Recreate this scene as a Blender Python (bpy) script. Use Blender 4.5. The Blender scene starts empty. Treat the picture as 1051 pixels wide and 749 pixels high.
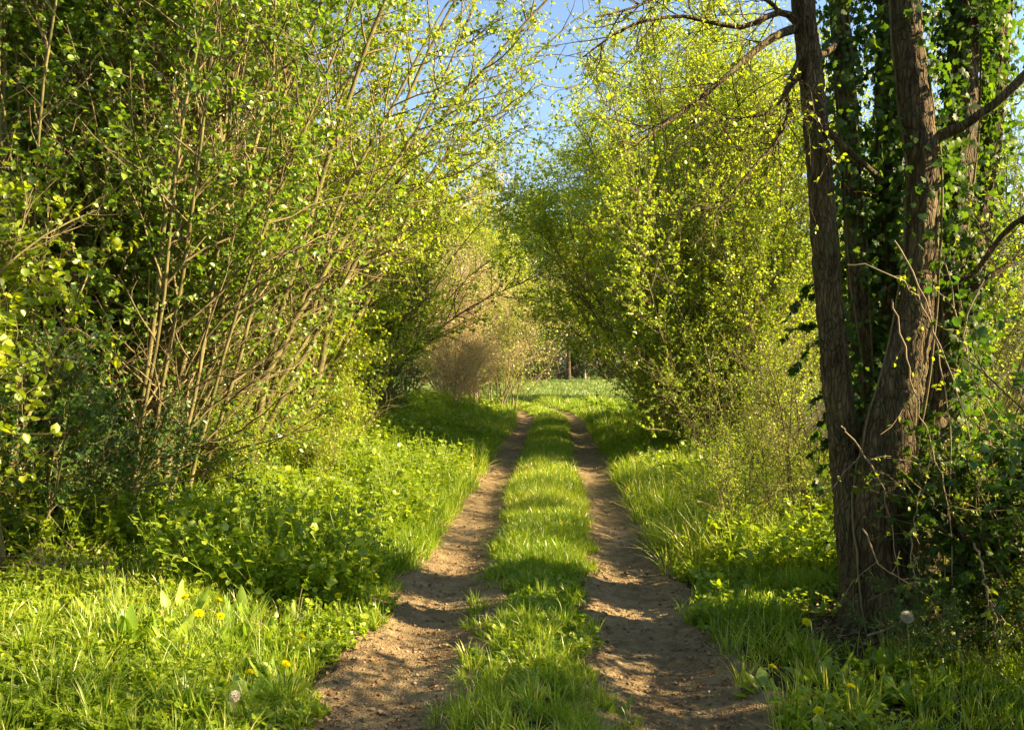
import bpy, math
import numpy as np
from mathutils import Vector

# ------------------------------------------------------------------ basics
scene = bpy.context.scene
COL = scene.collection
CAM_Z = 1.65
F = 788.0


def at(px, py, d):
    """photo pixel + distance -> world point"""
    return np.array([(px - 525.5) / F * d, d, CAM_Z + (376.0 - py) / F * d])


def R(seed):
    return np.random.default_rng(seed)


def norm(a):
    return a / np.maximum(np.linalg.norm(a, axis=-1, keepdims=True), 1e-9)


def sstep(a, b, x):
    t = np.clip((x - a) / (b - a), 0, 1)
    return t * t * (3 - 2 * t)


def hash2(i, j, s):
    h = np.sin(i * 127.1 + j * 311.7 + s * 74.7) * 43758.5453
    return h - np.floor(h)


def vnoise(x, y, s=0):
    x = np.asarray(x, float); y = np.asarray(y, float)
    i = np.floor(x); j = np.floor(y); fx = x - i; fy = y - j
    fx = fx * fx * (3 - 2 * fx); fy = fy * fy * (3 - 2 * fy)
    return ((hash2(i, j, s) * (1 - fx) + hash2(i + 1, j, s) * fx) * (1 - fy)
            + (hash2(i, j + 1, s) * (1 - fx) + hash2(i + 1, j + 1, s) * fx) * fy)


def clump(P, f, s):
    """cheap smooth 3-D noise in about -1..1"""
    x, y, z = P[:, 0] * f, P[:, 1] * f, P[:, 2] * f
    return (np.sin(x * 1.7 + 2.1 * np.sin(y * 1.3 + s) + s) + np.sin(y * 1.9 + 1.7 * np.sin(z * 1.1 + 2 * s) + 1.3 * s)
            + np.sin(z * 2.1 + 1.9 * np.sin(x * 1.2 + 3 * s) + 0.7 * s)) / 3


def xc(y):
    """centre line of the track"""
    y = np.asarray(y, float)
    return 0.055 * y - 0.10 - 0.017 * np.maximum(y - 21.5, 0) ** 2 * (y < 48) - (y >= 48) * 0.017 * 702.25


def gz(x, y):
    x = np.asarray(x, float); y = np.asarray(y, float)
    u = x - xc(np.clip(y, -5, 48))
    near = 1 - sstep(30, 40, y)
    au = np.abs(u)
    z = -0.075 * near * (np.exp(-((u - 0.72) / 0.30) ** 2) + np.exp(-((u + 0.68) / 0.30) ** 2))
    z += near * 0.05 * np.exp(-(u / 0.3) ** 2)
    z += near * 0.10 * sstep(1.1, 3.0, au) + near * 0.22 * sstep(-1.5, -3.6, u) * sstep(4.5, 7.5, y)
    z += sstep(1.0, 1.6, au) * 0.10 * (vnoise(x * 0.9, y * 0.9, 3) - 0.5) * (1 - 0.5 * sstep(30, 60, y))
    z += 0.03 * (vnoise(x * 3.1, y * 3.1, 4) - 0.5)
    z += 0.9 * sstep(75, 150, y) 
    return z


def rut_z(x, y):
    return gz(x, y) + 0.012 + 0.013 * vnoise(x * 5, y * 4, 8) + 0.012 * vnoise(x * 14, y * 14, 6) + 0.007 * vnoise(x * 40, y * 40, 7)


def ground(x, y):
    return float(gz(np.array([x]), np.array([y]))[0])


# ------------------------------------------------------------------ mesh building
def mesh_data(name, V, faces, mat, rnd=None, smooth=False):
    me = bpy.data.meshes.new(name)
    V = np.asarray(V, np.float32)
    me.vertices.add(len(V)); me.vertices.foreach_set('co', V.ravel())
    loops = np.concatenate([f.ravel() for f in faces]).astype(np.int32)
    tot = np.concatenate([np.full(len(f), f.shape[1], np.int32) for f in faces])
    start = np.concatenate([[0], np.cumsum(tot)[:-1]]).astype(np.int32)
    me.loops.add(len(loops)); me.loops.foreach_set('vertex_index', loops)
    me.polygons.add(len(tot)); me.polygons.foreach_set('loop_start', start)
    me.polygons.foreach_set('loop_total', tot)
    if smooth:
        me.polygons.foreach_set('use_smooth', np.ones(len(tot), bool))
    if rnd is not None:
        at_ = me.attributes.new('rnd', 'FLOAT', 'POINT')
        at_.data.foreach_set('value', np.asarray(rnd, np.float32))
    me.update(calc_edges=True)
    me.materials.append(mat)
    return me


def tube_geo(pts, rad, S=6, ridge=0.0, rng=None):
    """pts (N,K,3), rad (N,K) -> verts, quads"""
    N, K, _ = pts.shape
    T = np.empty_like(pts)
    T[:, 1:-1] = pts[:, 2:] - pts[:, :-2]; T[:, 0] = pts[:, 1] - pts[:, 0]; T[:, -1] = pts[:, -1] - pts[:, -2]
    T = norm(T)
    m = norm(pts[:, -1] - pts[:, 0])
    ref = np.where(np.abs(m[:, 2:3]) > 0.8, np.array([[1.0, 0.13, 0]]), np.array([[0, 0, 1.0]]))
    ref = np.repeat(ref[:, None], K, 1)
    A = norm(np.cross(T, ref)); B = np.cross(T, A)
    th = np.arange(S) / S * 2 * np.pi
    r = rad[:, :, None] * np.ones(S)
    if ridge and rng is not None:
        kk = np.arange(K)[None, :, None]
        ph = rng.uniform(0, 6, (N, 1, 4))
        r = r * (1 + ridge * np.sin(3 * th + ph[..., 0:1] + 0.15 * kk) + 0.7 * ridge * np.sin(5 * th + ph[..., 1:2] - 0.22 * kk)
                 + ridge * 0.6 * np.sin(0.6 * kk + ph[..., 2:3]) + rng.normal(0, 0.25 * ridge, (N, K, S)))
    V = pts[:, :, None] + r[..., None] * (np.cos(th)[:, None] * A[:, :, None] + np.sin(th)[:, None] * B[:, :, None])
    base = (np.arange(N) * K * S)[:, None, None] + (np.arange(K - 1) * S)[None, :, None]
    a = base + np.arange(S); b = base + (np.arange(S) + 1) % S
    Q = np.stack([a, b, b + S, a + S], -1).reshape(-1, 4)
    return V.reshape(-1, 3), Q


def join(geos):
    Vs, Fs, o = [], [], 0
    for V, Q in geos:
        Vs.append(V); Fs.append(Q + o); o += len(V)
    return np.concatenate(Vs), Fs


def grow(rng, P, D, L, K, wander=0.1, up=0.0, up2=None):
    N = len(P)
    pts = np.empty((N, K, 3)); pts[:, 0] = P
    d = norm(np.asarray(D, float)); st = (np.asarray(L) / (K - 1)).reshape(-1, 1)
    for k in range(1, K):
        u = up if up2 is None else up + (up2 - up) * (k - 1) / (K - 2)
        d = d + rng.normal(0, wander, (N, 3)); d[:, 2] += u
        d = norm(d)
        pts[:, k] = pts[:, k - 1] + d * st
    return pts


def sample(pts, par, t):
    K = pts.shape[1]
    f = np.clip(t, 0, 0.9999) * (K - 1); i = f.astype(int); w = (f - i)[:, None]
    a, b = pts[par, i], pts[par, i + 1]
    return a * (1 - w) + b * w, norm(b - a)


def spawn(rng, pts, n, t0, t1, a0, a1, bias=0.0):
    par = np.repeat(np.arange(len(pts)), n)
    t = rng.uniform(t0, t1, len(par))
    P, T = sample(pts, par, t)
    perp = norm(np.cross(T, rng.normal(size=P.shape)))
    a = np.radians(rng.uniform(a0, a1, len(par)))[:, None]
    D = np.cos(a) * T + np.sin(a) * perp
    D[:, 2] += bias
    return P, norm(D), t, par


LEAF6 = np.array([[0, 0, 0], [0.36, 0.26, 0.10], [0.40, 0.66, 0.05], [0, 1, -0.10], [-0.40, 0.66, 0.05], [-0.36, 0.26, 0.10]])
LEAF6_F = np.array([[0, 1, 2, 3], [0, 3, 4, 5]])
LEAF4 = np.array([[0, 0, 0], [0.40, 0.45, 0.10], [0, 1, -0.05], [-0.40, 0.45, 0.10]])
LEAF4_F = np.array([[0, 1, 2], [0, 2, 3]])
IVY = np.array([[0, 0.30, 0.05], [0, 0, 0], [0.30, -0.08, 0], [0.50, 0.28, -0.06], [0.26, 0.45, 0.0], [0.36, 0.72, -0.05], [0.10, 0.72, 0], [0, 1.0, -0.10],
                [-0.10, 0.72, 0], [-0.36, 0.72, -0.05], [-0.26, 0.45, 0], [-0.50, 0.28, -0.06], [-0.30, -0.08, 0]])
IVY_F = np.array([[0, 1, 2], [0, 2, 3], [0, 3, 4], [0, 4, 5], [0, 5, 6], [0, 6, 7], [0, 7, 8], [0, 8, 9], [0, 9, 10], [0, 10, 11], [0, 11, 12], [0, 12, 1]])


def leaf_geo(rng, P, A, Nn, size, shape=LEAF6, faces=LEAF6_F, width=1.0):
    """P base, A long axis, Nn rough normal, size (n,) -> verts, faces, rnd"""
    A = norm(A); X = norm(np.cross(A, Nn)); Z = np.cross(X, A)
    n = len(P); m = len(shape)
    s = size[:, None, None]
    fold = rng.uniform(0.3, 2.2, (n, 1, 1)); bend = rng.uniform(-1, 3.0, (n, 1, 1))
    sh = shape[None]
    V = P[:, None] + s * (sh[..., 0:1] * width * X[:, None] + sh[..., 1:2] * A[:, None]
                          + (sh[..., 2:3] * fold - 0.10 * bend * sh[..., 1:2] ** 2) * Z[:, None])
    Q = (np.arange(n) * m)[:, None, None] + faces[None]
    r = np.repeat(np.clip(rng.beta(2, 2, n), 0, 1), m)
    return V.reshape(-1, 3), Q.reshape(-1, faces.shape[1]), r


def twig_leaves(rng, tw, n, size, droop=0.15, flat=0.9, t0=0.15, **kw):
    P, D, t, par = spawn(rng, tw, n, t0, 1.0, 40, 85, 0.0)
    D[:, 2] -= droop
    Nn = rng.normal(0, 0.55, P.shape); Nn[:, 2] += flat
    sz = size * rng.uniform(0.35, 1.3, len(P))
    return leaf_geo(rng, P, D, Nn, sz, **kw)


# ------------------------------------------------------------------ scene graph helpers
def tag(o, label=None, cat=None, group=None, kind=None):
    if label: o['label'] = label
    if cat: o['category'] = cat
    if group: o['group'] = group
    if kind: o['kind'] = kind
    return o


def link(name, me, parent=None):
    o = bpy.data.objects.new(name, me); COL.objects.link(o)
    if parent is not None: o.parent = parent
    return o


def empty(name, loc=(0, 0, 0), rz=0.0, sc=1.0):
    o = bpy.data.objects.new(name, None); COL.objects.link(o)
    o.location = loc; o.rotation_euler = (0, 0, rz)
    o.scale = (sc, sc, sc) if np.isscalar(sc) else sc
    o.empty_display_size = 0.2
    return o


class Plant:
    """a kind of plant: its part meshes, planted as often as needed"""
    def __init__(self, parts): self.parts = parts           # [(part name, mesh)]

    def put(self, name, x, y, label, cat, group=None, rz=0.0, sc=1.0, sink=0.03):
        o = empty(name, (x, y, ground(x, y) - sink), math.radians(rz), sc)
        tag(o, label, cat, group)
        for n, me in self.parts: link(n, me, o)
        return o


# ------------------------------------------------------------------ materials
def new_mat(name):
    m = bpy.data.materials.new(name); m.use_nodes = True
    nt = m.node_tree; nt.nodes.clear()
    return m, nt, nt.nodes.new('ShaderNodeOutputMaterial')


def ramp(nt, stops):
    r = nt.nodes.new('ShaderNodeValToRGB'); e = r.color_ramp.elements
    while len(e) < len(stops): e.new(0.5)
    for k, (p, c) in zip(e, stops): k.position = p; k.color = (*c, 1)
    return r


def leaf_mat(name, cols, trans=(1.5, 1.5, 0.6), gloss=0.06, rough=0.4):
    if cols[1][1] > cols[1][0]: cols = [(r_ * 0.95, g_, b_) for r_, g_, b_ in cols]
    m, nt, out = new_mat(name); L = nt.links.new
    a = nt.nodes.new('ShaderNodeAttribute'); a.attribute_name = 'rnd'
    oi = nt.nodes.new('ShaderNodeObjectInfo')
    ad = nt.nodes.new('ShaderNodeMath'); ad.operation = 'MULTIPLY_ADD'
    L(oi.outputs['Random'], ad.inputs[0]); ad.inputs[1].default_value = 0.16; L(a.outputs['Fac'], ad.inputs[2])
    su = nt.nodes.new('ShaderNodeMath'); su.operation = 'SUBTRACT'; L(ad.outputs[0], su.inputs[0]); su.inputs[1].default_value = 0.08
    r = ramp(nt, [(i / (len(cols) - 1), c) for i, c in enumerate(cols)])
    L(su.outputs[0], r.inputs[0])
    d = nt.nodes.new('ShaderNodeBsdfDiffuse'); L(r.outputs[0], d.inputs[0])
    mx = nt.nodes.new('ShaderNodeMix'); mx.data_type = 'RGBA'; mx.blend_type = 'MULTIPLY'; mx.inputs[0].default_value = 1
    L(r.outputs[0], mx.inputs[6]); mx.inputs[7].default_value = (*trans, 1)
    t = nt.nodes.new('ShaderNodeBsdfTranslucent'); L(mx.outputs[2], t.inputs[0])
    s = nt.nodes.new('ShaderNodeAddShader'); L(d.outputs[0], s.inputs[0]); L(t.outputs[0], s.inputs[1])
    g = nt.nodes.new('ShaderNodeBsdfGlossy'); g.inputs['Roughness'].default_value = rough
    ms = nt.nodes.new('ShaderNodeMixShader'); ms.inputs[0].default_value = gloss
    L(s.outputs[0], ms.inputs[1]); L(g.outputs[0], ms.inputs[2]); L(ms.outputs[0], out.inputs[0])
    return m


def bark_mat(name, c1, c2, c3, scale=9, stretch=0.16, bump=0.5, moss=0.55, crack=0.0):
    m, nt, out = new_mat(name); L = nt.links.new
    tc = nt.nodes.new('ShaderNodeTexCoord'); mp = nt.nodes.new('ShaderNodeMapping')
    mp.inputs['Scale'].default_value = (1, 1, stretch); L(tc.outputs['Object'], mp.inputs[0])
    n1 = nt.nodes.new('ShaderNodeTexNoise'); n1.inputs['Scale'].default_value = scale * 3; n1.inputs['Detail'].default_value = 6; n1.inputs['Roughness'].default_value = 0.7
    L(mp.outputs[0], n1.inputs[0])
    n2 = nt.nodes.new('ShaderNodeTexNoise'); n2.inputs['Scale'].default_value = 2.3; n2.inputs['Detail'].default_value = 4; L(tc.outputs['Object'], n2.inputs[0])
    ad = nt.nodes.new('ShaderNodeMath'); ad.operation = 'MULTIPLY_ADD'; L(n2.outputs[0], ad.inputs[0]); ad.inputs[1].default_value = 0.5
    sb = nt.nodes.new('ShaderNodeMath'); sb.operation = 'SUBTRACT'; L(n1.outputs[0], sb.inputs[0]); sb.inputs[1].default_value = 0.25
    L(sb.outputs[0], ad.inputs[2])
    r = ramp(nt, [(0.25, c1), (0.5, c2), (0.75, c3)]); L(ad.outputs[0], r.inputs[0])
    # algae and lichen in patches
    n3 = nt.nodes.new('ShaderNodeTexNoise'); n3.inputs['Scale'].default_value = 5.0; n3.inputs['Detail'].default_value = 7; n3.inputs['Roughness'].default_value = 0.65; L(tc.outputs['Object'], n3.inputs[0])
    mr = ramp(nt, [(0.52, (0, 0, 0)), (0.66, (1, 1, 1))]); L(n3.outputs[0], mr.inputs[0])
    mf = nt.nodes.new('ShaderNodeMath'); mf.operation = 'MULTIPLY'; L(mr.outputs[0], mf.inputs[0]); mf.inputs[1].default_value = moss
    mm = nt.nodes.new('ShaderNodeMix'); mm.data_type = 'RGBA'; L(mf.outputs[0], mm.inputs[0]); L(r.outputs[0], mm.inputs[6]); mm.inputs[7].default_value = (0.12, 0.135, 0.05, 1)
    r = mm
    hgt = n1.outputs[0]
    if crack:                                             # plates of bark parted by dark fissures
        m2 = nt.nodes.new('ShaderNodeMapping'); m2.inputs['Scale'].default_value = (42, 42, 10); L(tc.outputs['Object'], m2.inputs[0])
        dx = nt.nodes.new('ShaderNodeVectorMath'); dx.operation = 'MULTIPLY_ADD'; L(n2.outputs['Color'], dx.inputs[0]); dx.inputs[1].default_value = (6, 6, 6); L(m2.outputs[0], dx.inputs[2])
        vo = nt.nodes.new('ShaderNodeTexVoronoi'); vo.feature = 'DISTANCE_TO_EDGE'; vo.inputs['Scale'].default_value = 1.0; L(dx.outputs[0], vo.inputs['Vector'])
        cr = ramp(nt, [(0.0, (0.22, 0.21, 0.2)), (0.16, (1, 1, 1))]); L(vo.outputs['Distance'], cr.inputs[0])
        mc = nt.nodes.new('ShaderNodeMix'); mc.data_type = 'RGBA'; mc.blend_type = 'MULTIPLY'; mc.inputs[0].default_value = crack
        L(r.outputs[2], mc.inputs[6]); L(cr.outputs[0], mc.inputs[7]); r = mc
        hm = nt.nodes.new('ShaderNodeMath'); hm.operation = 'MULTIPLY_ADD'; L(cr.outputs[0], hm.inputs[0]); hm.inputs[1].default_value = 0.8; L(n1.outputs[0], hm.inputs[2]); hgt = hm.outputs[0]
    p = nt.nodes.new('ShaderNodeBsdfPrincipled'); p.inputs['Roughness'].default_value = 0.9
    p.inputs['Specular IOR Level'].default_value = 0.2
    L(r.outputs[2], p.inputs['Base Color'])
    b = nt.nodes.new('ShaderNodeBump'); b.inputs['Strength'].default_value = bump; b.inputs['Distance'].default_value = 0.02
    L(hgt, b.inputs['Height']); L(b.outputs[0], p.inputs['Normal']); L(p.outputs[0], out.inputs[0])
    return m


def plain_mat(name, cols, rough=0.8):
    m, nt, out = new_mat(name); L = nt.links.new
    a = nt.nodes.new('ShaderNodeAttribute'); a.attribute_name = 'rnd'
    r = ramp(nt, [(i / (len(cols) - 1), c) for i, c in enumerate(cols)]); L(a.outputs['Fac'], r.inputs[0])
    p = nt.nodes.new('ShaderNodeBsdfPrincipled'); p.inputs['Roughness'].default_value = rough
    p.inputs['Specular IOR Level'].default_value = 0.25
    L(r.outputs[0], p.inputs['Base Color']); L(p.outputs[0], out.inputs[0])
    return m


def soil_mat(name, stops, scale, bump=0.6):
    m, nt, out = new_mat(name); L = nt.links.new
    tc = nt.nodes.new('ShaderNodeTexCoord')
    n1 = nt.nodes.new('ShaderNodeTexNoise'); n1.inputs['Scale'].default_value = scale; n1.inputs['Detail'].default_value = 9; n1.inputs['Roughness'].default_value = 0.72
    n2 = nt.nodes.new('ShaderNodeTexNoise'); n2.inputs['Scale'].default_value = 1.7; n2.inputs['Detail'].default_value = 3
    vo = nt.nodes.new('ShaderNodeTexVoronoi'); vo.inputs['Scale'].default_value = scale * 9
    for n in (n1, n2, vo): L(tc.outputs['Object'], n.inputs[0])
    a = nt.nodes.new('ShaderNodeMath'); a.operation = 'MULTIPLY_ADD'; L(n2.outputs[0], a.inputs[0]); a.inputs[1].default_value = 0.45; L(n1.outputs[0], a.inputs[2])
    s = nt.nodes.new('ShaderNodeMath'); s.operation = 'SUBTRACT'; L(a.outputs[0], s.inputs[0]); s.inputs[1].default_value = 0.22
    r = ramp(nt, stops); L(s.outputs[0], r.inputs[0])
    p = nt.nodes.new('ShaderNodeBsdfPrincipled'); p.inputs['Roughness'].default_value = 0.95; p.inputs['Specular IOR Level'].default_value = 0.15
    L(r.outputs[0], p.inputs['Base Color'])
    h = nt.nodes.new('ShaderNodeMath'); h.operation = 'MULTIPLY_ADD'; L(vo.outputs['Distance'], h.inputs[0]); h.inputs[1].default_value = 0.5; L(n1.outputs[0], h.inputs[2])
    b = nt.nodes.new('ShaderNodeBump'); b.inputs['Strength'].default_value = bump; b.inputs['Distance'].default_value = 0.03
    L(h.outputs[0], b.inputs['Height']); L(b.outputs[0], p.inputs['Normal']); L(p.outputs[0], out.inputs[0])
    return m


M = {}
M['hazel_leaf'] = leaf_mat('hazel_leaf', [(0.042, 0.088, 0.008), (0.08, 0.135, 0.010), (0.14, 0.18, 0.014)], (1.8, 1.6, 0.45))
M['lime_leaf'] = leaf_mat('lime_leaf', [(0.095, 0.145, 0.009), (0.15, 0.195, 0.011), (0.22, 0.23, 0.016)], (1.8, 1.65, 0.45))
M['gold_leaf'] = leaf_mat('gold_leaf', [(0.095, 0.14, 0.012), (0.155, 0.195, 0.014), (0.24, 0.25, 0.025)], (1.8, 1.75, 0.5))
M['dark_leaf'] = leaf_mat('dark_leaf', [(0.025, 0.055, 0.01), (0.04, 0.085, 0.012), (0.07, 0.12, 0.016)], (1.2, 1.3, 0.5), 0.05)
M['ivy_leaf'] = leaf_mat('ivy_leaf', [(0.016, 0.034, 0.007), (0.028, 0.055, 0.009), (0.06, 0.09, 0.012)], (1.6, 1.6, 0.4), 0.022, 0.45)
M['tan_leaf'] = leaf_mat('tan_leaf', [(0.33, 0.27, 0.14), (0.42, 0.36, 0.2), (0.30, 0.29, 0.09)], (0.9, 0.85, 0.6))
M['grass'] = leaf_mat('grass_blade', [(0.07, 0.12, 0.007), (0.125, 0.175, 0.011), (0.33, 0.29, 0.09)], (1.4, 1.4, 0.5), 0.05)
M['field_grass'] = leaf_mat('field_blade', [(0.06, 0.10, 0.018), (0.09, 0.13, 0.025), (0.18, 0.20, 0.09)], (1.3, 1.3, 0.7), 0.04)
M['herb'] = leaf_mat('herb_leaf', [(0.075, 0.12, 0.008), (0.13, 0.175, 0.010), (0.20, 0.22, 0.015)], (1.6, 1.6, 0.5), 0.05)
M['dock'] = leaf_mat('dock_leaf', [(0.08, 0.14, 0.012), (0.13, 0.19, 0.018), (0.19, 0.23, 0.03)], (1.5, 1.4, 0.5), 0.05, 0.5)
M['litter'] = leaf_mat('litter_flake', [(0.09, 0.055, 0.03), (0.20, 0.13, 0.075), (0.33, 0.24, 0.15)], (0.3, 0.25, 0.2), 0.02)
M['straw'] = leaf_mat('straw_blade', [(0.28, 0.21, 0.11), (0.36, 0.28, 0.16), (0.24, 0.2, 0.1)], (0.7, 0.6, 0.4), 0.03)
M['hazel_bark'] = bark_mat('hazel_bark', (0.07, 0.058, 0.026), (0.16, 0.138, 0.06), (0.29, 0.255, 0.12), 5, 0.3, 0.4)
M['twig_bark'] = bark_mat('twig_bark', (0.08, 0.065, 0.035), (0.17, 0.135, 0.07), (0.27, 0.22, 0.13), 6, 0.3, 0.1)
M['dark_bark'] = bark_mat('dark_bark', (0.03, 0.023, 0.013), (0.12, 0.088, 0.05), (0.25, 0.19, 0.11), 9, 0.22, 1.0, 0.5, 0.4)
M['pale_bark'] = bark_mat('pale_bark', (0.2, 0.17, 0.12), (0.38, 0.34, 0.27), (0.5, 0.46, 0.38), 4, 0.5, 0.2)
M['cane'] = bark_mat('cane_bark', (0.22, 0.16, 0.10), (0.34, 0.27, 0.18), (0.42, 0.34, 0.24), 8, 0.3, 0.1)
M['soil'] = soil_mat('soil', [(0.25, (0.02, 0.02, 0.008)), (0.5, (0.045, 0.045, 0.016)), (0.75, (0.09, 0.075, 0.03))], 9)
M['dirt'] = soil_mat('dirt', [(0.18, (0.07, 0.048, 0.026)), (0.42, (0.17, 0.122, 0.068)), (0.60, (0.25, 0.188, 0.108)), (0.85, (0.38, 0.30, 0.185))], 9, 0.6)
M['clod'] = plain_mat('clod', [(0.15, 0.10, 0.06), (0.27, 0.19, 0.12), (0.4, 0.31, 0.22)], 0.95)
M['petal'] = leaf_mat('petal', [(0.56, 0.50, 0.006), (0.6, 0.56, 0.008), (0.62, 0.60, 0.012)], (0.6, 0.6, 0.5), 0.0)
M['fluff'] = leaf_mat('fluff', [(0.3, 0.28, 0.24), (0.4, 0.38, 0.34), (0.45, 0.43, 0.4)], (1, 1, 1), 0.0)
M['flower_stalk'] = plain_mat('flower_stalk', [(0.14, 0.2, 0.05), (0.2, 0.24, 0.08), (0.24, 0.2, 0.1)], 0.6)


# ------------------------------------------------------------------ plant kinds
def stem_dirs(rng, n, lean0, lean1, az0, az1):
    az = np.radians(rng.uniform(az0, az1, n)); le = np.radians(rng.uniform(lean0, lean1, n))
    return np.stack([np.cos(az) * np.sin(le), np.sin(az) * np.sin(le), np.cos(le)], -1)


def make_shrub(seed, stems, height, lean, base_r, stem_r, up=(0.0, 0.0), wander=0.05, az=(0, 360),
               n_br=20, br_len=(0.9, 1.7), br_t=(0.2, 1.0), br_ang=(30, 65), br_up=0.04,
               n_tw=8, tw_len=(0.25, 0.5), n_lf=7, lf=0.05, leaf='hazel_leaf', bark='hazel_bark', twig='twig_bark',
               thr=-0.25, freq=1.1, dirs=None, shape=LEAF6, faces=LEAF6_F, K=16, keep_bare=1.0, flat=0.9, droop=0.15, dome=None):
    rng = R(seed)
    a = rng.uniform(0, 2 * np.pi, stems); rr = base_r * np.sqrt(rng.uniform(0, 1, stems))
    P0 = np.stack([rr * np.cos(a), rr * np.sin(a), np.full(stems, -0.05)], -1)
    D = stem_dirs(rng, stems, *lean, *az) if dirs is None else norm(np.array(dirs, float))
    if dirs is None:                                      # stems leave the base outwards
        D[:, :2] = np.where((rr > base_r * 0.3)[:, None], 0.5 * D[:, :2] + 0.5 * np.linalg.norm(D[:, :2], axis=1)[:, None] * np.stack([np.cos(a), np.sin(a)], -1), D[:, :2])
    L = height * rng.uniform(0.72, 1.1, stems)
    if dome:                                              # stems reach a rounded crown surface of this half width
        c = height / 2
        L = 2 * D[:, 2] / c / ((D[:, 0] ** 2 + D[:, 1] ** 2) / dome ** 2 + D[:, 2] ** 2 / c ** 2) * rng.uniform(0.78, 0.98, stems)
    S = grow(rng, P0, D, L, K, wander, up[0], up[1])
    tt = np.linspace(0, 1, K)
    sr = stem_r * rng.uniform(0.35, 1.25, stems)[:, None] * (1 - 0.85 * tt)[None] + 0.003
    sr[:, 0] *= 1.35
    parts = []
    for i in range(stems):
        V, Q = tube_geo(S[i:i + 1], sr[i:i + 1], 7, 0.05, rng)
        parts.append(('stem', mesh_data('stem', V, [Q], M[bark], smooth=True)))
    P, D, t, par = spawn(rng, S, n_br, br_t[0], br_t[1], *br_ang, br_up)
    Lb = rng.uniform(*br_len, len(P)) * (1.15 - 0.6 * t)
    B = grow(rng, P, D, Lb, 7, 0.13, br_up, br_up * 0.3)
    br = np.minimum(stem_r * 0.35, sr[par, np.clip((t * (K - 1)).astype(int), 0, K - 1)] * 0.6)[:, None] * np.linspace(1, 0.25, 7)[None] + 0.0012
    P, D, t, _ = spawn(rng, B, n_tw, 0.15, 1.0, 25, 65, 0.05)
    keep = clump(P, freq, seed % 17) > thr
    live = keep
    show = keep | (rng.uniform(size=len(P)) < keep_bare * 0.4)
    P, D, live = P[show], D[show], live[show]
    Tw = grow(rng, P, D, rng.uniform(*tw_len, len(P)), 4, 0.16, 0.03)
    g1 = tube_geo(B, br, 4)
    g2 = tube_geo(Tw, np.full((len(Tw), 4), 0.0022) * np.linspace(1.1, 0.5, 4), 3)
    V, Fs = join([g1, g2])
    parts.append(('branchwork', mesh_data('branchwork', V, Fs, M[twig], smooth=True)))
    if n_lf:
        lt = np.concatenate([Tw[live]])
        V, Q, r = twig_leaves(rng, lt, n_lf, lf, droop, flat, shape=shape, faces=faces)
        parts.append(('foliage', mesh_data('foliage', V, [Q], M[leaf], r)))
    return Plant(parts)


# ------------------------------------------------------------------ ground
def build_ground():
    us = np.concatenate([-np.geomspace(3.2, 900, 46)[::-1], np.arange(-3.1, 3.11, 0.05), np.geomspace(3.2, 900, 46)])
    ys = np.concatenate([-np.geomspace(0.4, 300, 20)[::-1], np.arange(0, 12, 0.06), np.arange(12, 45, 0.2), np.geomspace(45.3, 1500, 60)])
    U, Y = np.meshgrid(us, ys)
    wl = np.clip(1 - np.abs(U) / 60, 0, 1)
    X = U + xc(np.clip(Y, -5, 48)) * wl
    Z = gz(X, Y)
    nY, nX = U.shape
    V = np.stack([X, Y, Z], -1).reshape(-1, 3)
    i = (np.arange(nY - 1) * nX)[:, None] + np.arange(nX - 1)[None]
    Q = np.stack([i, i + 1, i + 1 + nX, i + nX], -1).reshape(-1, 4)
    tag(link('ground', mesh_data('ground', V, [Q], M['soil'], smooth=True)), 'dark earth under the grass and hedges', 'ground', kind='structure')
    for side, lab in ((-1, 'bare brown wheel rut of the track, beside the dandelion verge'), (1, 'bare brown wheel rut of the track, beside the ivy clad tree')):
        ys = np.concatenate([np.arange(0.5, 10, 0.025), np.arange(10, 36, 0.1)])
        w = np.linspace(-1, 1, 34)
        c = side * 0.70 + 0.08 * (vnoise(ys * 0.6, 0 * ys, 11 + side) - 0.5)
        hwi = 0.34 + 0.16 * (vnoise(ys * 1.3, 0 * ys, 20 + side) - 0.5) - 0.06 * sstep(8, 20, ys) + 0.09 * (1 - sstep(3.6, 7.5, ys))
        W, Yg = np.meshgrid(w, ys)
        X = xc(Yg) + c[:, None] + W * hwi[:, None] * 1.25
        edge = sstep(0.82, 1.05, np.abs(W) + 0.25 * (vnoise(X * 7, Yg * 7, 5) - 0.5))
        Z = rut_z(X, Yg) - 0.05 * edge
        nY, nX = W.shape
        i = (np.arange(nY - 1) * nX)[:, None] + np.arange(nX - 1)[None]
        Q = np.stack([i, i + 1, i + 1 + nX, i + nX], -1).reshape(-1, 4)
        V = np.stack([X, Yg, Z], -1).reshape(-1, 3)
        tag(link('dirt_track', mesh_data('dirt_track', V, [Q], M['dirt'], smooth=True)), lab, 'track', 'wheel ruts of the track', kind='structure')


build_ground()


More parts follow.
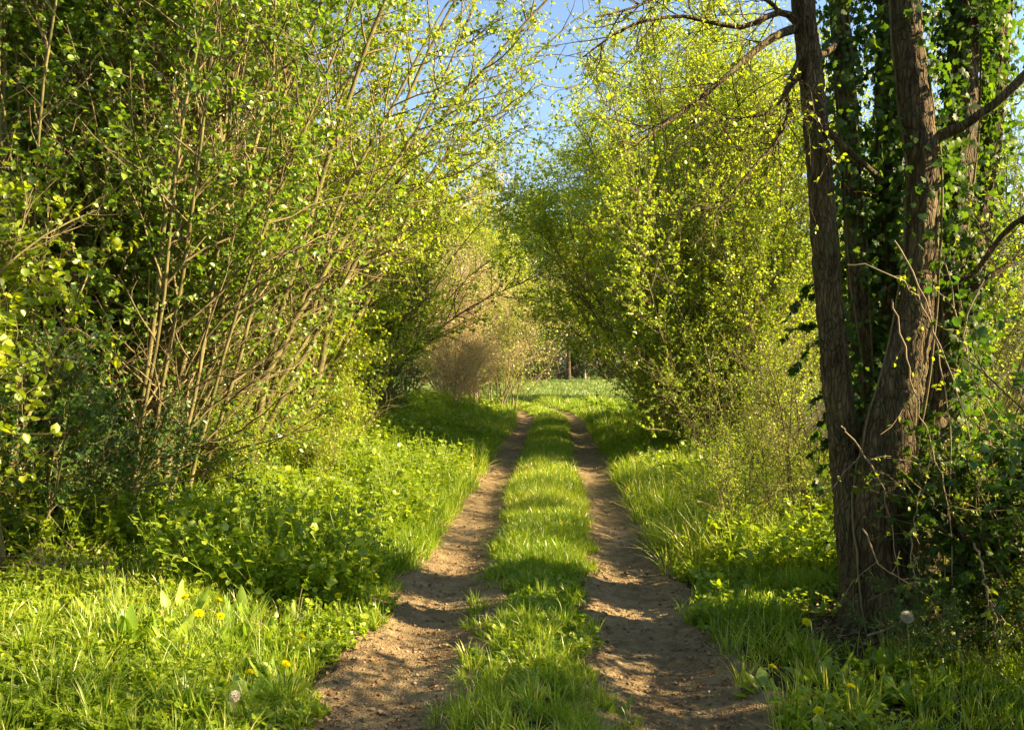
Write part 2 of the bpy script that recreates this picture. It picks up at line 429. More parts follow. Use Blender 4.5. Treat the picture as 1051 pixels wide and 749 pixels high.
def blades(rng, X, Y, h, w, lean=0.45, mat=None, name='grass', sink=0.01, az=None):
    n = len(X)
    P = np.stack([X, Y, gz(X, Y) - sink], -1)
    if az is None: az = rng.uniform(0, 2 * np.pi, n)
    la = rng.gamma(2.0, lean / 2, n)
    ld = np.stack([np.cos(az), np.sin(az), 0 * az], -1)
    fa = rng.uniform(0, 2 * np.pi, n)
    side = np.stack([np.cos(fa), np.sin(fa), 0 * fa], -1) * (w / 2)[:, None]
    rows = []
    for t, ww in ((0, 0.8), (0.4, 1.0), (0.75, 0.7)):
        c = P + ld * (la * h * t * t)[:, None]; c[:, 2] += h * t * (1 - 0.25 * np.minimum(la, 1.5) * t)
        rows += [c - side * ww, c + side * ww]
    c = P + ld * (la * h)[:, None]; c[:, 2] += h * (1 - 0.25 * np.minimum(la, 1.5))
    V = np.stack(rows + [c], 1).reshape(-1, 3)
    b = (np.arange(n) * 7)[:, None]
    Q = np.concatenate([b + np.array([[0, 1, 3, 2]]), b + np.array([[2, 3, 5, 4]])]); T = b + np.array([[4, 5, 6]])
    tone = np.clip(0.45 * rng.beta(2, 2, n) + 0.4 * vnoise(X * 0.8, Y * 0.8, 77), 0, 0.8)
    tone = np.where(rng.uniform(size=n) < 0.07, 1.0, tone)
    return mesh_data(name, V, [Q, T], mat, np.repeat(tone, 7))


def scatter_uy(rng, n, u0, u1, y0, y1, p=1.4):
    """more points near the viewer: density falls as y^-p"""
    q = 1 - p if abs(p - 1) > 1e-3 else 1e-3
    a, b = y0 ** q, y1 ** q
    y = (a + rng.uniform(0, 1, n) * (b - a)) ** (1 / q)
    u = rng.uniform(u0, u1, n)
    return u, y


def rut_cover(u, y, grow_in=0.0):
    """1 on bare dirt, 0 on grass"""
    d = np.minimum(np.abs(u - 0.70), np.abs(u + 0.70))
    e = 0.305 - grow_in + 0.30 * (vnoise(u * 4, y * 2.2, 31) - 0.5) + 0.16 * (vnoise(u * 11, y * 8, 32) - 0.5) - 0.07 * sstep(8, 20, y) + 0.09 * (1 - sstep(3.6, 7.5, y))
    return d < e


def build_grass():
    rng = R(5)
    parts = []
    # short base grass: centre strip, then both verges
    u, y = scatter_uy(rng, 80000, -0.5, 0.5, 2.2, 34, 1.4)
    k = ~rut_cover(u, y) & (vnoise(u * 5, y * 3.4, 40) + 0.4 * rng.uniform(size=len(u)) > 0.84 - 0.62 * sstep(4.0, 7, y)); u, y = u[k], y[k]
    parts.append((u, y, (0.04 + 0.09 * vnoise(u * 3, y * 2.2, 41) + 0.05 * sstep(5, 9, y)) * rng.uniform(0.5, 1.35, len(u)), 0.0038 * (1 + y / 9), rng.uniform(0, 6.28, len(u))))
    for s in (-1, 1):
        u, y = scatter_uy(rng, 95000, 0.9, 3.8 if s < 0 else 3.2, 2.2, 36, 1.3)
        u = s * u
        den = vnoise(u * 1.3, y * 1.1, 42 + s)
        k = ~rut_cover(u, y) & (den + 0.5 * rng.uniform(size=len(u)) > 0.80 - 0.55 * sstep(4.5, 8, y)) & (rng.uniform(size=len(u)) > 0.85 * sstep(1.8, 3.4, np.abs(u)))
        u, y = u[k], y[k]
        parts.append((u, y, (0.05 + 0.16 * vnoise(u * 1.1, y * 0.9, 44 + s)) * rng.uniform(0.45, 1.3, len(u)), 0.004 * (1 + y / 9), rng.uniform(0, 6.28, len(u))))
    # tussocks: blades fanning out of one point
    for (n, u0, u1, y0, y1, h0, h1, p) in ((500, -0.46, 0.46, 2.4, 8, .06, .16, 1.2), (900, -0.44, 0.44, 6, 34, .10, .22, 1.0),
                                           (620, -3.4, -0.98, 2.3, 6.5, .08, .26, 1.2), (1500, -3.4, -1.0, 6, 34, .18, .42, 1.1),
                                           (380, 1.0, 3.0, 2.3, 7, .08, .26, 1.2), (1500, 1.0, 3.2, 6, 34, .20, .46, 1.1)):
        u, y = scatter_uy(rng, n, u0, u1, y0, y1, p)
        k = ~rut_cover(u, y, 0.05); u, y = u[k], y[k]; n = len(u)
        m = 34
        hh = rng.uniform(h0, h1, n) * (0.55 + 0.8 * vnoise(u * 1.2, y * 0.8, 48))
        r = 0.02 + 0.16 * hh * rng.uniform(0.3, 1.3, n)
        az = rng.uniform(0, 6.28, (n, m)); q = np.sqrt(rng.uniform(size=(n, m))) * r[:, None]
        parts.append(((u[:, None] + q * np.cos(az)).ravel(), (y[:, None] + q * np.sin(az)).ravel(), (hh[:, None] * rng.uniform(0.4, 1.1, (n, m))).ravel(),
                      np.repeat(0.0045 * (1 + y / 10), m), (az + rng.normal(0, 0.5, (n, m))).ravel()))
    u, y, h, w, az = [np.concatenate(a) for a in zip(*parts)]
    k = np.hypot(u + xc(y) - 2.3, y - 4.75) > 0.42 + 0.35 * vnoise(u * 5, y * 5, 91); u, y, h, w, az = u[k], y[k], h[k], w[k], az[k]
    me = blades(rng, u + xc(y), y, h, w, 0.55, M['grass'], az=az)
    tag(link('grass', me), 'grass of the verges and of the strip between the ruts', 'grass', kind='stuff')
    # far field
    n = 70000
    y = (30 ** 0.2 + rng.uniform(0, 1, n) * (92 ** 0.2 - 30 ** 0.2)) ** 5
    x = rng.uniform(-0.35, 0.45, n) * y
    u = x - xc(np.clip(y, -5, 48))
    k = ~((y < 36) & (np.abs(np.abs(u) - 0.70) < 0.3)); x, y = x[k], y[k]
    h = rng.uniform(0.08, 0.26, len(x)) * (0.7 + 0.6 * vnoise(x * 0.4, y * 0.25, 50))
    me = blades(rng, x, y, h, 0.012 + 0.0006 * y, 0.5, M['field_grass'])
    tag(link('field_grass', me), 'pale dewy grass of the open field at the end of the track', 'grass', kind='stuff')


build_grass()


def build_cover():
    rng = R(6)
    # low herbs: stalks with leaves (ground ivy, cleavers, nettles) over both verges
    U, Y, H = [], [], []
    for (n, u0, u1, y0, y1, h0, h1, seed, cut) in (
            (12000, -3.8, -0.98, 2.2, 8, 0.04, 0.16, 60, 0.30), (9000, -4.6, -1.2, 5.2, 16, 0.15, 0.62, 61, 0.33),
            (6500, 0.98, 3.4, 2.2, 8, 0.05, 0.20, 62, 0.25), (5000, 1.4, 4.2, 5.6, 22, 0.15, 0.55, 63, 0.33),
            (4200, -0.48, 0.48, 2.2, 6.0, 0.02, 0.08, 64, 0.36), (2600, -4.5, -1.5, 14, 28, 0.2, 0.5, 65, 0.40)):
        u, y = scatter_uy(rng, n, u0, u1, y0, y1, 1.2)
        k = ~rut_cover(u, y) & (vnoise(u * 1.6, y * 1.3, seed) > cut)
        u, y = u[k], y[k]
        U.append(u); Y.append(y); H.append(rng.uniform(h0, h1, len(u)) * (0.5 + vnoise(u * 1.1, y * 1.1, seed + 7)))
    u, y, h = np.concatenate(U), np.concatenate(Y), np.concatenate(H)
    x = u + xc(y)
    P = np.stack([x, y, gz(x, y) - 0.01], -1)
    D = rng.normal(0, 0.35, P.shape); D[:, 2] = 1
    S = grow(rng, P, D, h, 4, 0.15)
    g = tube_geo(S, np.full((len(S), 4), 0.0015) * (1 + y / 12)[:, None], 3)
    o = tag(link('herb_layer', mesh_data('herb_layer', g[0], [g[1]], M['herb'], np.full(len(g[0]), 0.5))), 'low leafy herbs carpeting both verges of the track', 'herbs', kind='stuff')
    nl = 11
    par = np.repeat(np.arange(len(S)), nl); t = rng.uniform(0.2, 1, len(par))
    Pl, T = sample(S, par, t)
    A = rng.normal(0, 1, Pl.shape); A[:, 2] = rng.normal(0.15, 0.3, len(A))
    Nn = rng.normal(0, 0.4, Pl.shape); Nn[:, 2] += 1
    sz = 0.012 + 0.028 * rng.uniform(size=len(Pl)) ** 2 * (1 + y[par] / 16) * (0.8 + 0.8 * (h[par] > 0.2))
    V, Q, r = leaf_geo(rng, Pl, A, Nn, sz, width=rng.choice([0.8, 1.1, 1.35], (len(Pl), 1, 1)))
    tag(link('herb_leaves', mesh_data('herb_leaves', V, [Q], M['herb'], r), o), kind='stuff')
    # dead leaf litter
    n = 60000
    u, y = scatter_uy(rng, n, -4.6, 4.0, 2.0, 16, 1.5)
    edge = np.minimum(np.abs(np.abs(u) - 1.03), np.abs(np.abs(u) - 0.38))
    k = (rng.uniform(size=n) < 0.20 + 0.5 * (vnoise(u * 3, y * 2, 90) > 0.48) + 0.7 * np.exp(-(edge / 0.13) ** 2) + 0.6 * sstep(2.0, 3.2, np.abs(u)))
    u, y = u[k], y[k]
    ty = rng.normal(4.65, 0.38, 2600); u = np.r_[u, rng.normal(2.28, 0.36, 2600) - xc(ty)]; y = np.r_[y, ty]; x = u + xc(y)
    on = rut_cover(u, y)
    P = np.stack([x, y, np.where(on, rut_z(x, y), gz(x, y)) + rng.uniform(0.002, 0.012, len(x)) + 0.006 * ~on], -1)
    A = rng.normal(0, 1, P.shape); A[:, 2] *= 0.25
    Nn = rng.normal(0, 0.4, P.shape); Nn[:, 2] += 1
    V, Q, r = leaf_geo(rng, P, A, Nn, 0.006 + 0.034 * rng.uniform(size=len(P)) ** 2.2, width=rng.uniform(0.35, 1.1, (len(P), 1, 1)))
    tag(link('leaf_litter', mesh_data('leaf_litter', V, [Q], M['litter'], r)), 'dry brown leaf litter strewn along the ruts and hedge foot', 'litter', kind='stuff')
    # clods and small stones on the ruts
    n = 6000
    u, y = scatter_uy(rng, n, -0.36, 0.36, 2.2, 14, 1.5)
    u = u + np.where(rng.uniform(size=n) < 0.5, -0.70, 0.71); x = u + xc(y)
    s = 0.002 + 0.012 * rng.uniform(size=n) ** 6
    O = np.array([[1, 0, 0], [-1, 0, 0], [0, 1, 0], [0, -1, 0], [0, 0, 1], [0, 0, -1]], float)
    OF = np.array([[0, 2, 4], [2, 1, 4], [1, 3, 4], [3, 0, 4], [2, 0, 5], [1, 2, 5], [3, 1, 5], [0, 3, 5]])
    V = np.stack([x, y, rut_z(x, y) + 0.3 * s], -1)[:, None] + O[None] * s[:, None, None] * rng.uniform(0.5, 1.3, (n, 6, 1)) * np.array([1.3, 1.2, 0.8])
    Q = (np.arange(n) * 6)[:, None, None] + OF[None]
    tag(link('gravel', mesh_data('gravel', V.reshape(-1, 3), [Q.reshape(-1, 3)], M['clod'], np.repeat(rng.uniform(size=n), 6))), 'small clods and grit lying loose on the ruts', 'gravel', kind='stuff')


build_cover()

# ------------------------------------------------------------------ shrubs and trees
hazel = make_shrub(11, 40, 8.2, (1, 27), 0.7, 0.030, up=(0.02, -0.035), wander=0.045, az=(-75, 75), n_br=28, br_len=(0.5, 1.8), br_t=(0.03, 1.0),
                   n_tw=10, tw_len=(0.25, 0.55), n_lf=8, lf=0.052, leaf='hazel_leaf', thr=-0.25)
hazel_b = make_shrub(12, 14, 8.5, (2, 18), 0.7, 0.06, up=(0.01, -0.01), wander=0.04, n_br=40, br_len=(0.8, 1.9), br_t=(0.04, 1.0),
                     n_tw=11, tw_len=(0.25, 0.5), n_lf=9, lf=0.058, leaf='hazel_leaf', thr=-0.25)
arch = make_shrub(25, 6, 8.4, (2, 30), 0.3, 0.034, up=(0.0, -0.09), wander=0.045, dirs=[(.34, 0, 1), (.25, -.1, 1), (.42, .1, 1), (.30, .3, 1), (.18, -.2, 1), (.48, 0.05, 1)],
                  n_br=24, br_len=(0.8, 2.0), br_t=(0.25, 1.0), n_tw=12, tw_len=(0.2, 0.5), n_lf=7, lf=0.046, leaf='lime_leaf', thr=-0.35)
lime = make_shrub(13, 12, 6.4, (4, 42), 0.7, 0.035, up=(0.03, -0.02), wander=0.06, n_br=34, br_len=(0.8, 1.8), br_t=(0.15, 1.0),
                  n_tw=12, tw_len=(0.25, 0.55), n_lf=9, lf=0.058, leaf='lime_leaf', thr=-0.2)
thicket = make_shrub(14, 32, 7.4, (2, 44), 0.8, 0.024, dome=2.5, up=(0.02, 0.0), wander=0.05, n_br=34, br_len=(0.7, 1.7), br_t=(0.03, 1.0), br_ang=(20, 60), br_up=0.06,
                     n_tw=12, tw_len=(0.25, 0.5), n_lf=13, lf=0.043, leaf='gold_leaf', thr=-0.6, shape=LEAF4, faces=LEAF4_F)
maple = make_shrub(15, 30, 8.2, (3, 52), 0.7, 0.034, dome=3.3, up=(0.03, -0.02), wander=0.05, n_br=38, br_len=(0.9, 1.9), br_t=(0.38, 1.0), br_ang=(25, 65), br_up=0.02,
                   n_tw=12, tw_len=(0.3, 0.6), n_lf=10, lf=0.058, leaf='lime_leaf', thr=-0.6, shape=LEAF4, faces=LEAF4_F)
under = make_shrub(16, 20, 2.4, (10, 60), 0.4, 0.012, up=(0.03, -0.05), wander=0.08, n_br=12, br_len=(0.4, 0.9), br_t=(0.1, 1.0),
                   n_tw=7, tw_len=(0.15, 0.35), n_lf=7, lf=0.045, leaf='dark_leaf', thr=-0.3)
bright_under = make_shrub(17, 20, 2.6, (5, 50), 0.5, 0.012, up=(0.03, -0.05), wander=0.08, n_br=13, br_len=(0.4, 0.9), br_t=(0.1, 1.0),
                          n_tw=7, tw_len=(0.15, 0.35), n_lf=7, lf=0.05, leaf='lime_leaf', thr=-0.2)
scrub = make_shrub(18, 22, 3.2, (3, 35), 0.6, 0.013, up=(0.02, -0.02), wander=0.08, n_br=14, br_len=(0.4, 1.0), br_t=(0.1, 1.0),
                   n_tw=7, tw_len=(0.15, 0.4), n_lf=6, lf=0.032, leaf='gold_leaf', thr=-0.15)
bare = make_shrub(19, 18, 4.4, (5, 45), 0.7, 0.018, up=(0.03, -0.05), wander=0.07, n_br=22, br_len=(0.7, 1.6), br_t=(0.15, 1.0),
                  n_tw=16, tw_len=(0.3, 0.7), n_lf=3, lf=0.05, leaf='tan_leaf', bark='cane', twig='cane', thr=-0.6, shape=LEAF4, faces=LEAF4_F)
slim = make_shrub(20, 5, 9.0, (2, 12), 0.4, 0.06, up=(0.01, 0.0), wander=0.04, n_br=20, br_len=(0.8, 1.8), br_t=(0.35, 1.0),
                  n_tw=7, tw_len=(0.3, 0.5), n_lf=4, lf=0.05, leaf='lime_leaf', bark='dark_bark', thr=0.0)
far_a = make_shrub(21, 1, 15, (0, 3), 0.05, 0.20, up=(0.02, 0.02), wander=0.03, n_br=70, br_len=(2.0, 4.5), br_t=(0.2, 1.0), br_up=0.08,
                   n_tw=18, tw_len=(0.6, 1.3), n_lf=9, lf=0.22, leaf='lime_leaf', bark='dark_bark', thr=-0.2, freq=0.5, shape=LEAF4, faces=LEAF4_F)
far_b = make_shrub(22, 2, 17, (1, 6), 0.3, 0.22, up=(0.02, 0.02), wander=0.03, n_br=60, br_len=(2.0, 4.5), br_t=(0.25, 1.0), br_up=0.1,
                   n_tw=20, tw_len=(0.6, 1.4), n_lf=7, lf=0.17, leaf='tan_leaf', bark='pale_bark', twig='twig_bark', thr=-0.3, freq=0.5, shape=LEAF4, faces=LEAF4_F)
far_low = make_shrub(23, 5, 5.5, (15, 45), 0.2, 0.12, up=(0.0, 0.0), wander=0.1, n_br=22, br_len=(1.0, 2.2), br_t=(0.3, 1.0),
                     n_tw=10, tw_len=(0.4, 0.9), n_lf=6, lf=0.10, leaf='dark_leaf', bark='dark_bark', thr=-0.3, freq=0.6, shape=LEAF4, faces=LEAF4_F)
far_birch = make_shrub(24, 1, 13, (0, 2), 0.05, 0.13, up=(0.02, 0.02), wander=0.02, n_br=45, br_len=(1.2, 2.6), br_t=(0.35, 1.0), br_up=0.1,
                       n_tw=10, tw_len=(0.5, 1.0), n_lf=5, lf=0.10, leaf='gold_leaf', bark='pale_bark', thr=-0.1, freq=0.6, shape=LEAF4, faces=LEAF4_F)

LT = 'shrubs and trees of the thicket beside the dandelion verge'
RT = 'shrubs and trees of the hedge beside the ivy clad tree'
hazel.put('hazel_shrub', -3.65, 7.6, 'fan of pale leaning hazel stems rising from one stool and arching toward the track', 'shrub', LT, 0)
hazel_b.put('hazel_shrub', -5.2, 8.4, 'upright hazel clump with thick dark stems at the outer edge of the thicket', 'shrub', LT, 0)
arch.put('hazel_shrub', -3.4, 11.2, 'second hazel with sparse arching branches, behind the first one', 'shrub', LT, 12, 1.1)
arch.put('hazel_shrub', -3.3, 8.7, 'hazel with long sparse branches arching overhead against the sky', 'shrub', LT, 0)
hazel.put('hazel_shrub', -5.0, 7.7, 'dense clump of thin nearly vertical stems at the picture edge', 'shrub', LT, 75, 0.95)
hazel.put('hazel_shrub', -5.0, 11.6, 'hazel clump directly behind the fan of leaning pale stems', 'shrub', LT, 40, 1.05)
hazel_b.put('hazel_shrub', -7.2, 10.6, 'upright hazel clump deep in the thicket behind the thick dark stems', 'shrub', LT, 130, 1.0)
hazel_b.put('hazel_shrub', -8.0, 15.0, 'tall hazel clump farthest back in the shaded thicket', 'shrub', LT, 200, 1.15)
hazel.put('hazel_shrub', -6.0, 15.5, 'hazel clump between the pale stem fan and the yellow green bushes', 'shrub', LT, 10, 0.95)
bright_under.put('leafy_bush', -4.25, 5.6, 'near bush at the picture edge with bright sunlit sprays of leaves', 'bush', LT, 70, 1.2)
lime.put('leafy_bush', -3.9, 13.6, 'yellow green sunlit bush next behind the pale stem fan', 'shrub', LT, 20, 0.95)
lime.put('leafy_bush', -3.5, 17.5, 'yellow green sunlit bush whose crown reaches nearest the gap of sky', 'shrub', LT, 100, 1.1)
lime.put('leafy_bush', -4.2, 22.0, 'yellow green bush last before the brown bare shrub', 'shrub', LT, 200, 1.1)
maple.put('thicket_tree', -4.6, 31.0, 'green tree rising directly behind the brown bare shrub', 'tree', LT, 60, 1.05)
maple.put('thicket_tree', -2.6, 37.0, 'green tree closing the view behind the bend beyond the brown shrub', 'tree', LT, 250, 1.25)
maple.put('thicket_tree', -8.5, 27.0, 'green tree deep behind the yellow green bushes', 'tree', LT, 160, 1.15)
slim.put('slim_tree', -5.2, 19.0, 'slim tree with thin upright poles showing under the yellow green bushes', 'tree', LT, 50, 0.8)
slim.put('slim_tree', -6.8, 24.0, 'slim pole tree behind the yellow green bushes', 'tree', LT, 150, 0.9)
bare.put('brown_shrub', -1.15, 26.0, 'brown bare twigged shrub arching over the bend of the track', 'shrub', None, 0, (1.25, 1.1, 1.15))
scrub.put('tan_shrub', -0.7, 28.5, 'tall yellowish shrub arching toward the track behind the brown bare one', 'shrub', None, 140, (2.0, 1.7, 1.6))
bare.put('dead_bramble_heap', -1.7, 24.3, 'low tan heap of dead brambles at the foot of the brown shrub', 'bramble', None, 120, (0.8, 0.6, 0.5))
lime.put('leafy_bush', 4.0, 19.8, 'leafy bush closing the hedge foot where the track bends', 'bush', RT, 300, (0.7, 0.7, 0.5))
slim.put('slim_tree', -4.45, 8.2, 'thick dark trunks standing behind the pale stem fan', 'tree', LT, 0, (1.5, 1.5, 1.2))
# unseen trees and bushes, added to shade the near verge and block sky light
LN = 'unseen shade trees around the viewpoint'
for k, (x, y, rz, sc, pl) in enumerate(((6.6, 2.2, 180, 0.8, arch), (7.0, 1.6, 60, 0.5, hazel), (4.6, 1.9, 200, 1.0, scrub), (3.7, 3.2, 90, 0.9, under), (7.5, 4.6, 190, 1.0, scrub), (9.5, 7.4, 10, 0.8, slim), (-5.5, 1.0, 0, 1.0, hazel), (-6.5, -4.0, 30, 1.2, maple), (6.0, -5.0, 80, 1.2, maple), (-1.5, -11.0, 140, 1.2, maple), (4.0, -12.0, 220, 1.2, maple))):
    pl.put('shade_tree', x, y, 'unseen shade tree added around the viewpoint', 'tree', LN, rz, sc)
UL = 'low bushes at the foot of the thicket'
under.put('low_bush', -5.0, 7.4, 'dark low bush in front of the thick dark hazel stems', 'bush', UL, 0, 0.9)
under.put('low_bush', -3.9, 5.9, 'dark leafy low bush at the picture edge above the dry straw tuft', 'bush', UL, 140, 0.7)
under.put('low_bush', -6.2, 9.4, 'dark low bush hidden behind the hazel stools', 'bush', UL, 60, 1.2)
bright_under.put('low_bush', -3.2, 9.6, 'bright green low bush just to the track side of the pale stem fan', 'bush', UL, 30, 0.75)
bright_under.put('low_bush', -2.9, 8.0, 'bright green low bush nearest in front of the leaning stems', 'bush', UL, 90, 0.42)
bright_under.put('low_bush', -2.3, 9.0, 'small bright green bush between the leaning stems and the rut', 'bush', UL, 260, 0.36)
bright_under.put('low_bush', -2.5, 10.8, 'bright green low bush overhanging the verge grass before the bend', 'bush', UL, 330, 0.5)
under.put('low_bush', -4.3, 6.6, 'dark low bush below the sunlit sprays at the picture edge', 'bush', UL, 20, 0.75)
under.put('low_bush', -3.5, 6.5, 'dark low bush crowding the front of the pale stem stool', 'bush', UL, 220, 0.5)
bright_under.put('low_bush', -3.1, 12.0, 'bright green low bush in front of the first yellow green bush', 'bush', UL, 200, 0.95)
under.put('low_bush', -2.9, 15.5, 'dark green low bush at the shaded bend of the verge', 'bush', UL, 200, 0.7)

maple.put('hedge_tree', 4.4, 21.4, 'dark green hedge tree hanging farthest over the track', 'tree', RT, 0, (1.3, 0.85, 1.08))
maple.put('hedge_tree', 3.95, 17.2, 'tall rounded yellow green hedge tree in the middle of the hedge', 'tree', RT, 130, (1.2, 1.05, 1.07))
thicket.put('twiggy_shrub', 3.75, 13.4, 'dense golden shrub of many upright twigs beside the dark bare branches', 'shrub', RT, 0, 1.06)
thicket.put('twiggy_shrub', 8.2, 13.5, 'golden twiggy shrub showing behind the ivy clad tree', 'shrub', RT, 120, 0.85)
maple.put('hedge_tree', 8.5, 33.0, 'tall yellow green tree rising behind the golden twiggy shrub', 'tree', RT, 220, 1.1)
thicket.put('twiggy_shrub', 3.5, 16.4, 'golden shrub at the hedge foot under the rounded hedge tree', 'shrub', RT, 250, 0.55)
scrub.put('scrub_bush', 2.75, 7.0, 'low brownish twiggy bush in front of the golden shrub', 'bush', RT, 0, 0.62)
scrub.put('scrub_bush', 1.98, 6.5, 'small brownish bush between the rut and the bare front trunk', 'bush', RT, 140, 0.36)
scrub.put('scrub_bush', 2.75, 4.15, 'twiggy undergrowth at the outer side of the main trunk foot', 'bush', RT, 290, 0.36)
under.put('low_bush', 2.15, 4.05, 'small dark bush hugging the main trunk foot', 'bush', RT, 80, 0.2)
scrub.put('scrub_bush', 2.95, 9.6, 'low twiggy bush spilling onto the verge grass', 'bush', RT, 90, 0.62)
scrub.put('scrub_bush', 3.6, 13.6, 'low golden bush filling the foot of the upright twiggy shrub', 'bush', RT, 200, 0.7)
scrub.put('scrub_bush', 4.3, 7.4, 'sunlit thin scrub glowing between the ivy trunks and picture edge', 'bush', RT, 50, 0.8)
scrub.put('scrub_bush', 6.0, 8.8, 'sunlit thin scrub farthest beyond the ivy trunks', 'bush', RT, 170, 0.9)

FT = 'trees at the far edge of the field'
far_low.put('field_tree', 1.7, 74, 'small dark spreading tree at the edge of the field', 'tree', FT, 0, 0.9)
far_a.put('field_tree', 5.3, 72, 'thick dark trunked field tree next to the small spreading one', 'tree', FT, 30, 1.1)
far_birch.put('field_tree', 7.6, 80, 'slender pale trunked birch at the edge of the field', 'tree', FT, 0, 1.0)
far_birch.put('field_tree', 5.9, 84, 'thin pale tree between dark trunk and birch', 'tree', FT, 90, 0.9)
far_b.put('tall_bare_tree', -2.6, 58, 'tall pinkish tan tree just coming into leaf beyond the brown shrub', 'tree', FT, 0, 1.05)
far_b.put('tall_bare_tree', -12.5, 52, 'tall tan tree showing through the yellow green bushes', 'tree', FT, 120, 1.05)
far_a.put('field_tree', -7.0, 62, 'leafy green tree between the two tall tan trees', 'tree', FT, 200, 1.1)
far_a.put('field_tree', 14.5, 80, 'far green tree half hidden by the hedge', 'tree', FT, 100, 0.9)
far_low.put('field_tree', 3.4, 80, 'dark bush tree behind the small spreading tree', 'tree', FT, 40, 1.3)
far_low.put('field_tree', 7.4, 83, 'dark bush tree behind the thin pale trees', 'tree', FT, 140, 1.4)
far_low.put('field_tree', 11.6, 81, 'dark bush tree behind the birch beside the hedge', 'tree', FT, 240, 1.4)
far_low.put('field_tree', 5.0, 77, 'dark bush tree under the thick dark trunked field tree', 'tree', FT, 310, 1.1)
far_low.put('field_tree', 9.6, 77, 'dark bush tree closing the field beside the hedge foot', 'tree', FT, 100, 1.2)
far_a.put('field_tree', 12.5, 66, 'green field tree whose shade falls across the pale field', 'tree', FT, 250, 0.8)
far_a.put('field_tree', 1.3, 68, 'tall green tree in the gap between the brown shrub and the hedge', 'tree', FT, 330, 1.2)
far_a.put('field_tree', 0.2, 84, 'tall green tree rising behind the small spreading tree', 'tree', FT, 300, 1.25)
far_a.put('field_tree', 8.8, 90, 'tall green tree farthest behind the pale birch', 'tree', FT, 20, 1.25)
far_low.put('field_tree', -4.0, 45, 'dark bush tree in the field behind the brown shrub', 'tree', FT, 70, 0.7)


def build_woodland():
    rng = R(70); n = 240
    x = rng.uniform(-50, 55, n); y = rng.uniform(88, 125, n)
    P = np.stack([x, y, gz(x, y) - 0.1], -1)
    D = rng.normal(0, 0.05, P.shape); D[:, 2] = 1
    S = grow(rng, P, D, rng.uniform(12, 22, n), 8, 0.04, 0.03)
    V, Q = tube_geo(S, rng.uniform(0.1, 0.25, n)[:, None] * np.linspace(1, 0.2, 8)[None], 5)
    o = tag(link('woodland', mesh_data('woodland', V, [Q], M['dark_bark'], smooth=True)), 'far wood closing the view beyond the field', 'woodland', kind='stuff')
    P, D, t, _ = spawn(rng, S, 34, 0.02, 1, 40, 80, 0.15)
    B = grow(rng, P, D, rng.uniform(1.5, 4, len(P)), 5, 0.15, 0.05)
    V, Q = tube_geo(B, np.full((len(B), 5), 0.03), 3)
    link('woodland_branchwork', mesh_data('branchwork', V, [Q], M['twig_bark']), o)
    P, D, t, _ = spawn(rng, B, 7, 0.2, 1, 30, 70)
    Tw = grow(rng, P, D, rng.uniform(0.6, 1.4, len(P)), 3, 0.2)
    V, Q, r = twig_leaves(rng, Tw, 6, 0.34, shape=LEAF4, faces=LEAF4_F)
    link('woodland_foliage', mesh_data('foliage', V, [Q], M['dark_leaf'], r), o)


build_woodland()


# ------------------------------------------------------------------ the ivy clad tree
def spline(ctrl, n):
    c = np.array(ctrl, float); m = len(c)
    t = np.linspace(0, m - 1, n); i = np.clip(t.astype(int), 0, m - 2); f = (t - i)[:, None]
    p0 = c[np.clip(i - 1, 0, m - 1)]; p1 = c[i]; p2 = c[i + 1]; p3 = c[np.clip(i + 2, 0, m - 1)]
    return 0.5 * ((2 * p1) + (p2 - p0) * f + (2 * p0 - 5 * p1 + 4 * p2 - p3) * f ** 2 + (3 * p1 - p0 - 3 * p2 + p3) * f ** 3)


def pix_poly(rows, n):
    """rows of (px, py, d, radius m) -> points (n,3), radii (n)"""
    c = np.array([[*at(a, b, d), r] for a, b, d, r in rows])
    s = spline(c, n)
    return s[:, :3], np.maximum(s[:, 3], 0.002)


TRUNKS = {
    't1': [(886, 668, 4.75, .17), (881, 610, 4.75, .12), (873, 540, 4.75, .10), (862, 430, 4.75, .098), (852, 320, 4.75, .088), (843, 200, 4.75, .082), (833, 90, 4.75, .078), (823, -10, 4.75, .074), (805, -250, 4.75, .055), (800, -480, 4.7, .02)],
    't2': [(902, 655, 5.2, .10), (894, 540, 5.2, .07), (888, 400, 5.2, .064), (879, 250, 5.2, .062), (870, 120, 5.2, .062), (861, 0, 5.2, .06), (852, -200, 5.2, .05), (850, -450, 5.2, .02)],
    't3': [(918, 672, 4.6, .23), (908, 600, 4.6, .18), (905, 530, 4.6, .165), (912, 455, 4.6, .155), (930, 380, 4.6, .13), (942, 300, 4.6, .105), (947, 220, 4.6, .098), (944, 150, 4.6, .098), (936, 80, 4.6, .085), (928, 0, 4.6, .08), (918, -200, 4.6, .06), (915, -480, 4.6, .02)],
    't4': [(938, 660, 5.1, .16), (947, 560, 5.1, .12), (956, 450, 5.1, .11), (964, 350, 5.1, .105), (973, 250, 5.1, .1), (985, 150, 5.1, .1), (990, 50, 5.1, .09), (993, -50, 5.1, .08), (1000, -300, 5.1, .03)],
    't5': [(915, 650, 5.3, .14), (903, 500, 5.3, .1), (904, 350, 5.3, .095), (911, 180, 5.3, .09), (915, 0, 5.3, .085), (922, -260, 5.3, .03)],
    't6': [(950, 655, 5.4, .13), (972, 480, 5.4, .1), (984, 360, 5.4, .095), (1000, 240, 5.4, .09), (1016, 110, 5.4, .085), (1030, -60, 5.4, .07), (1050, -280, 5.4, .03)],
}


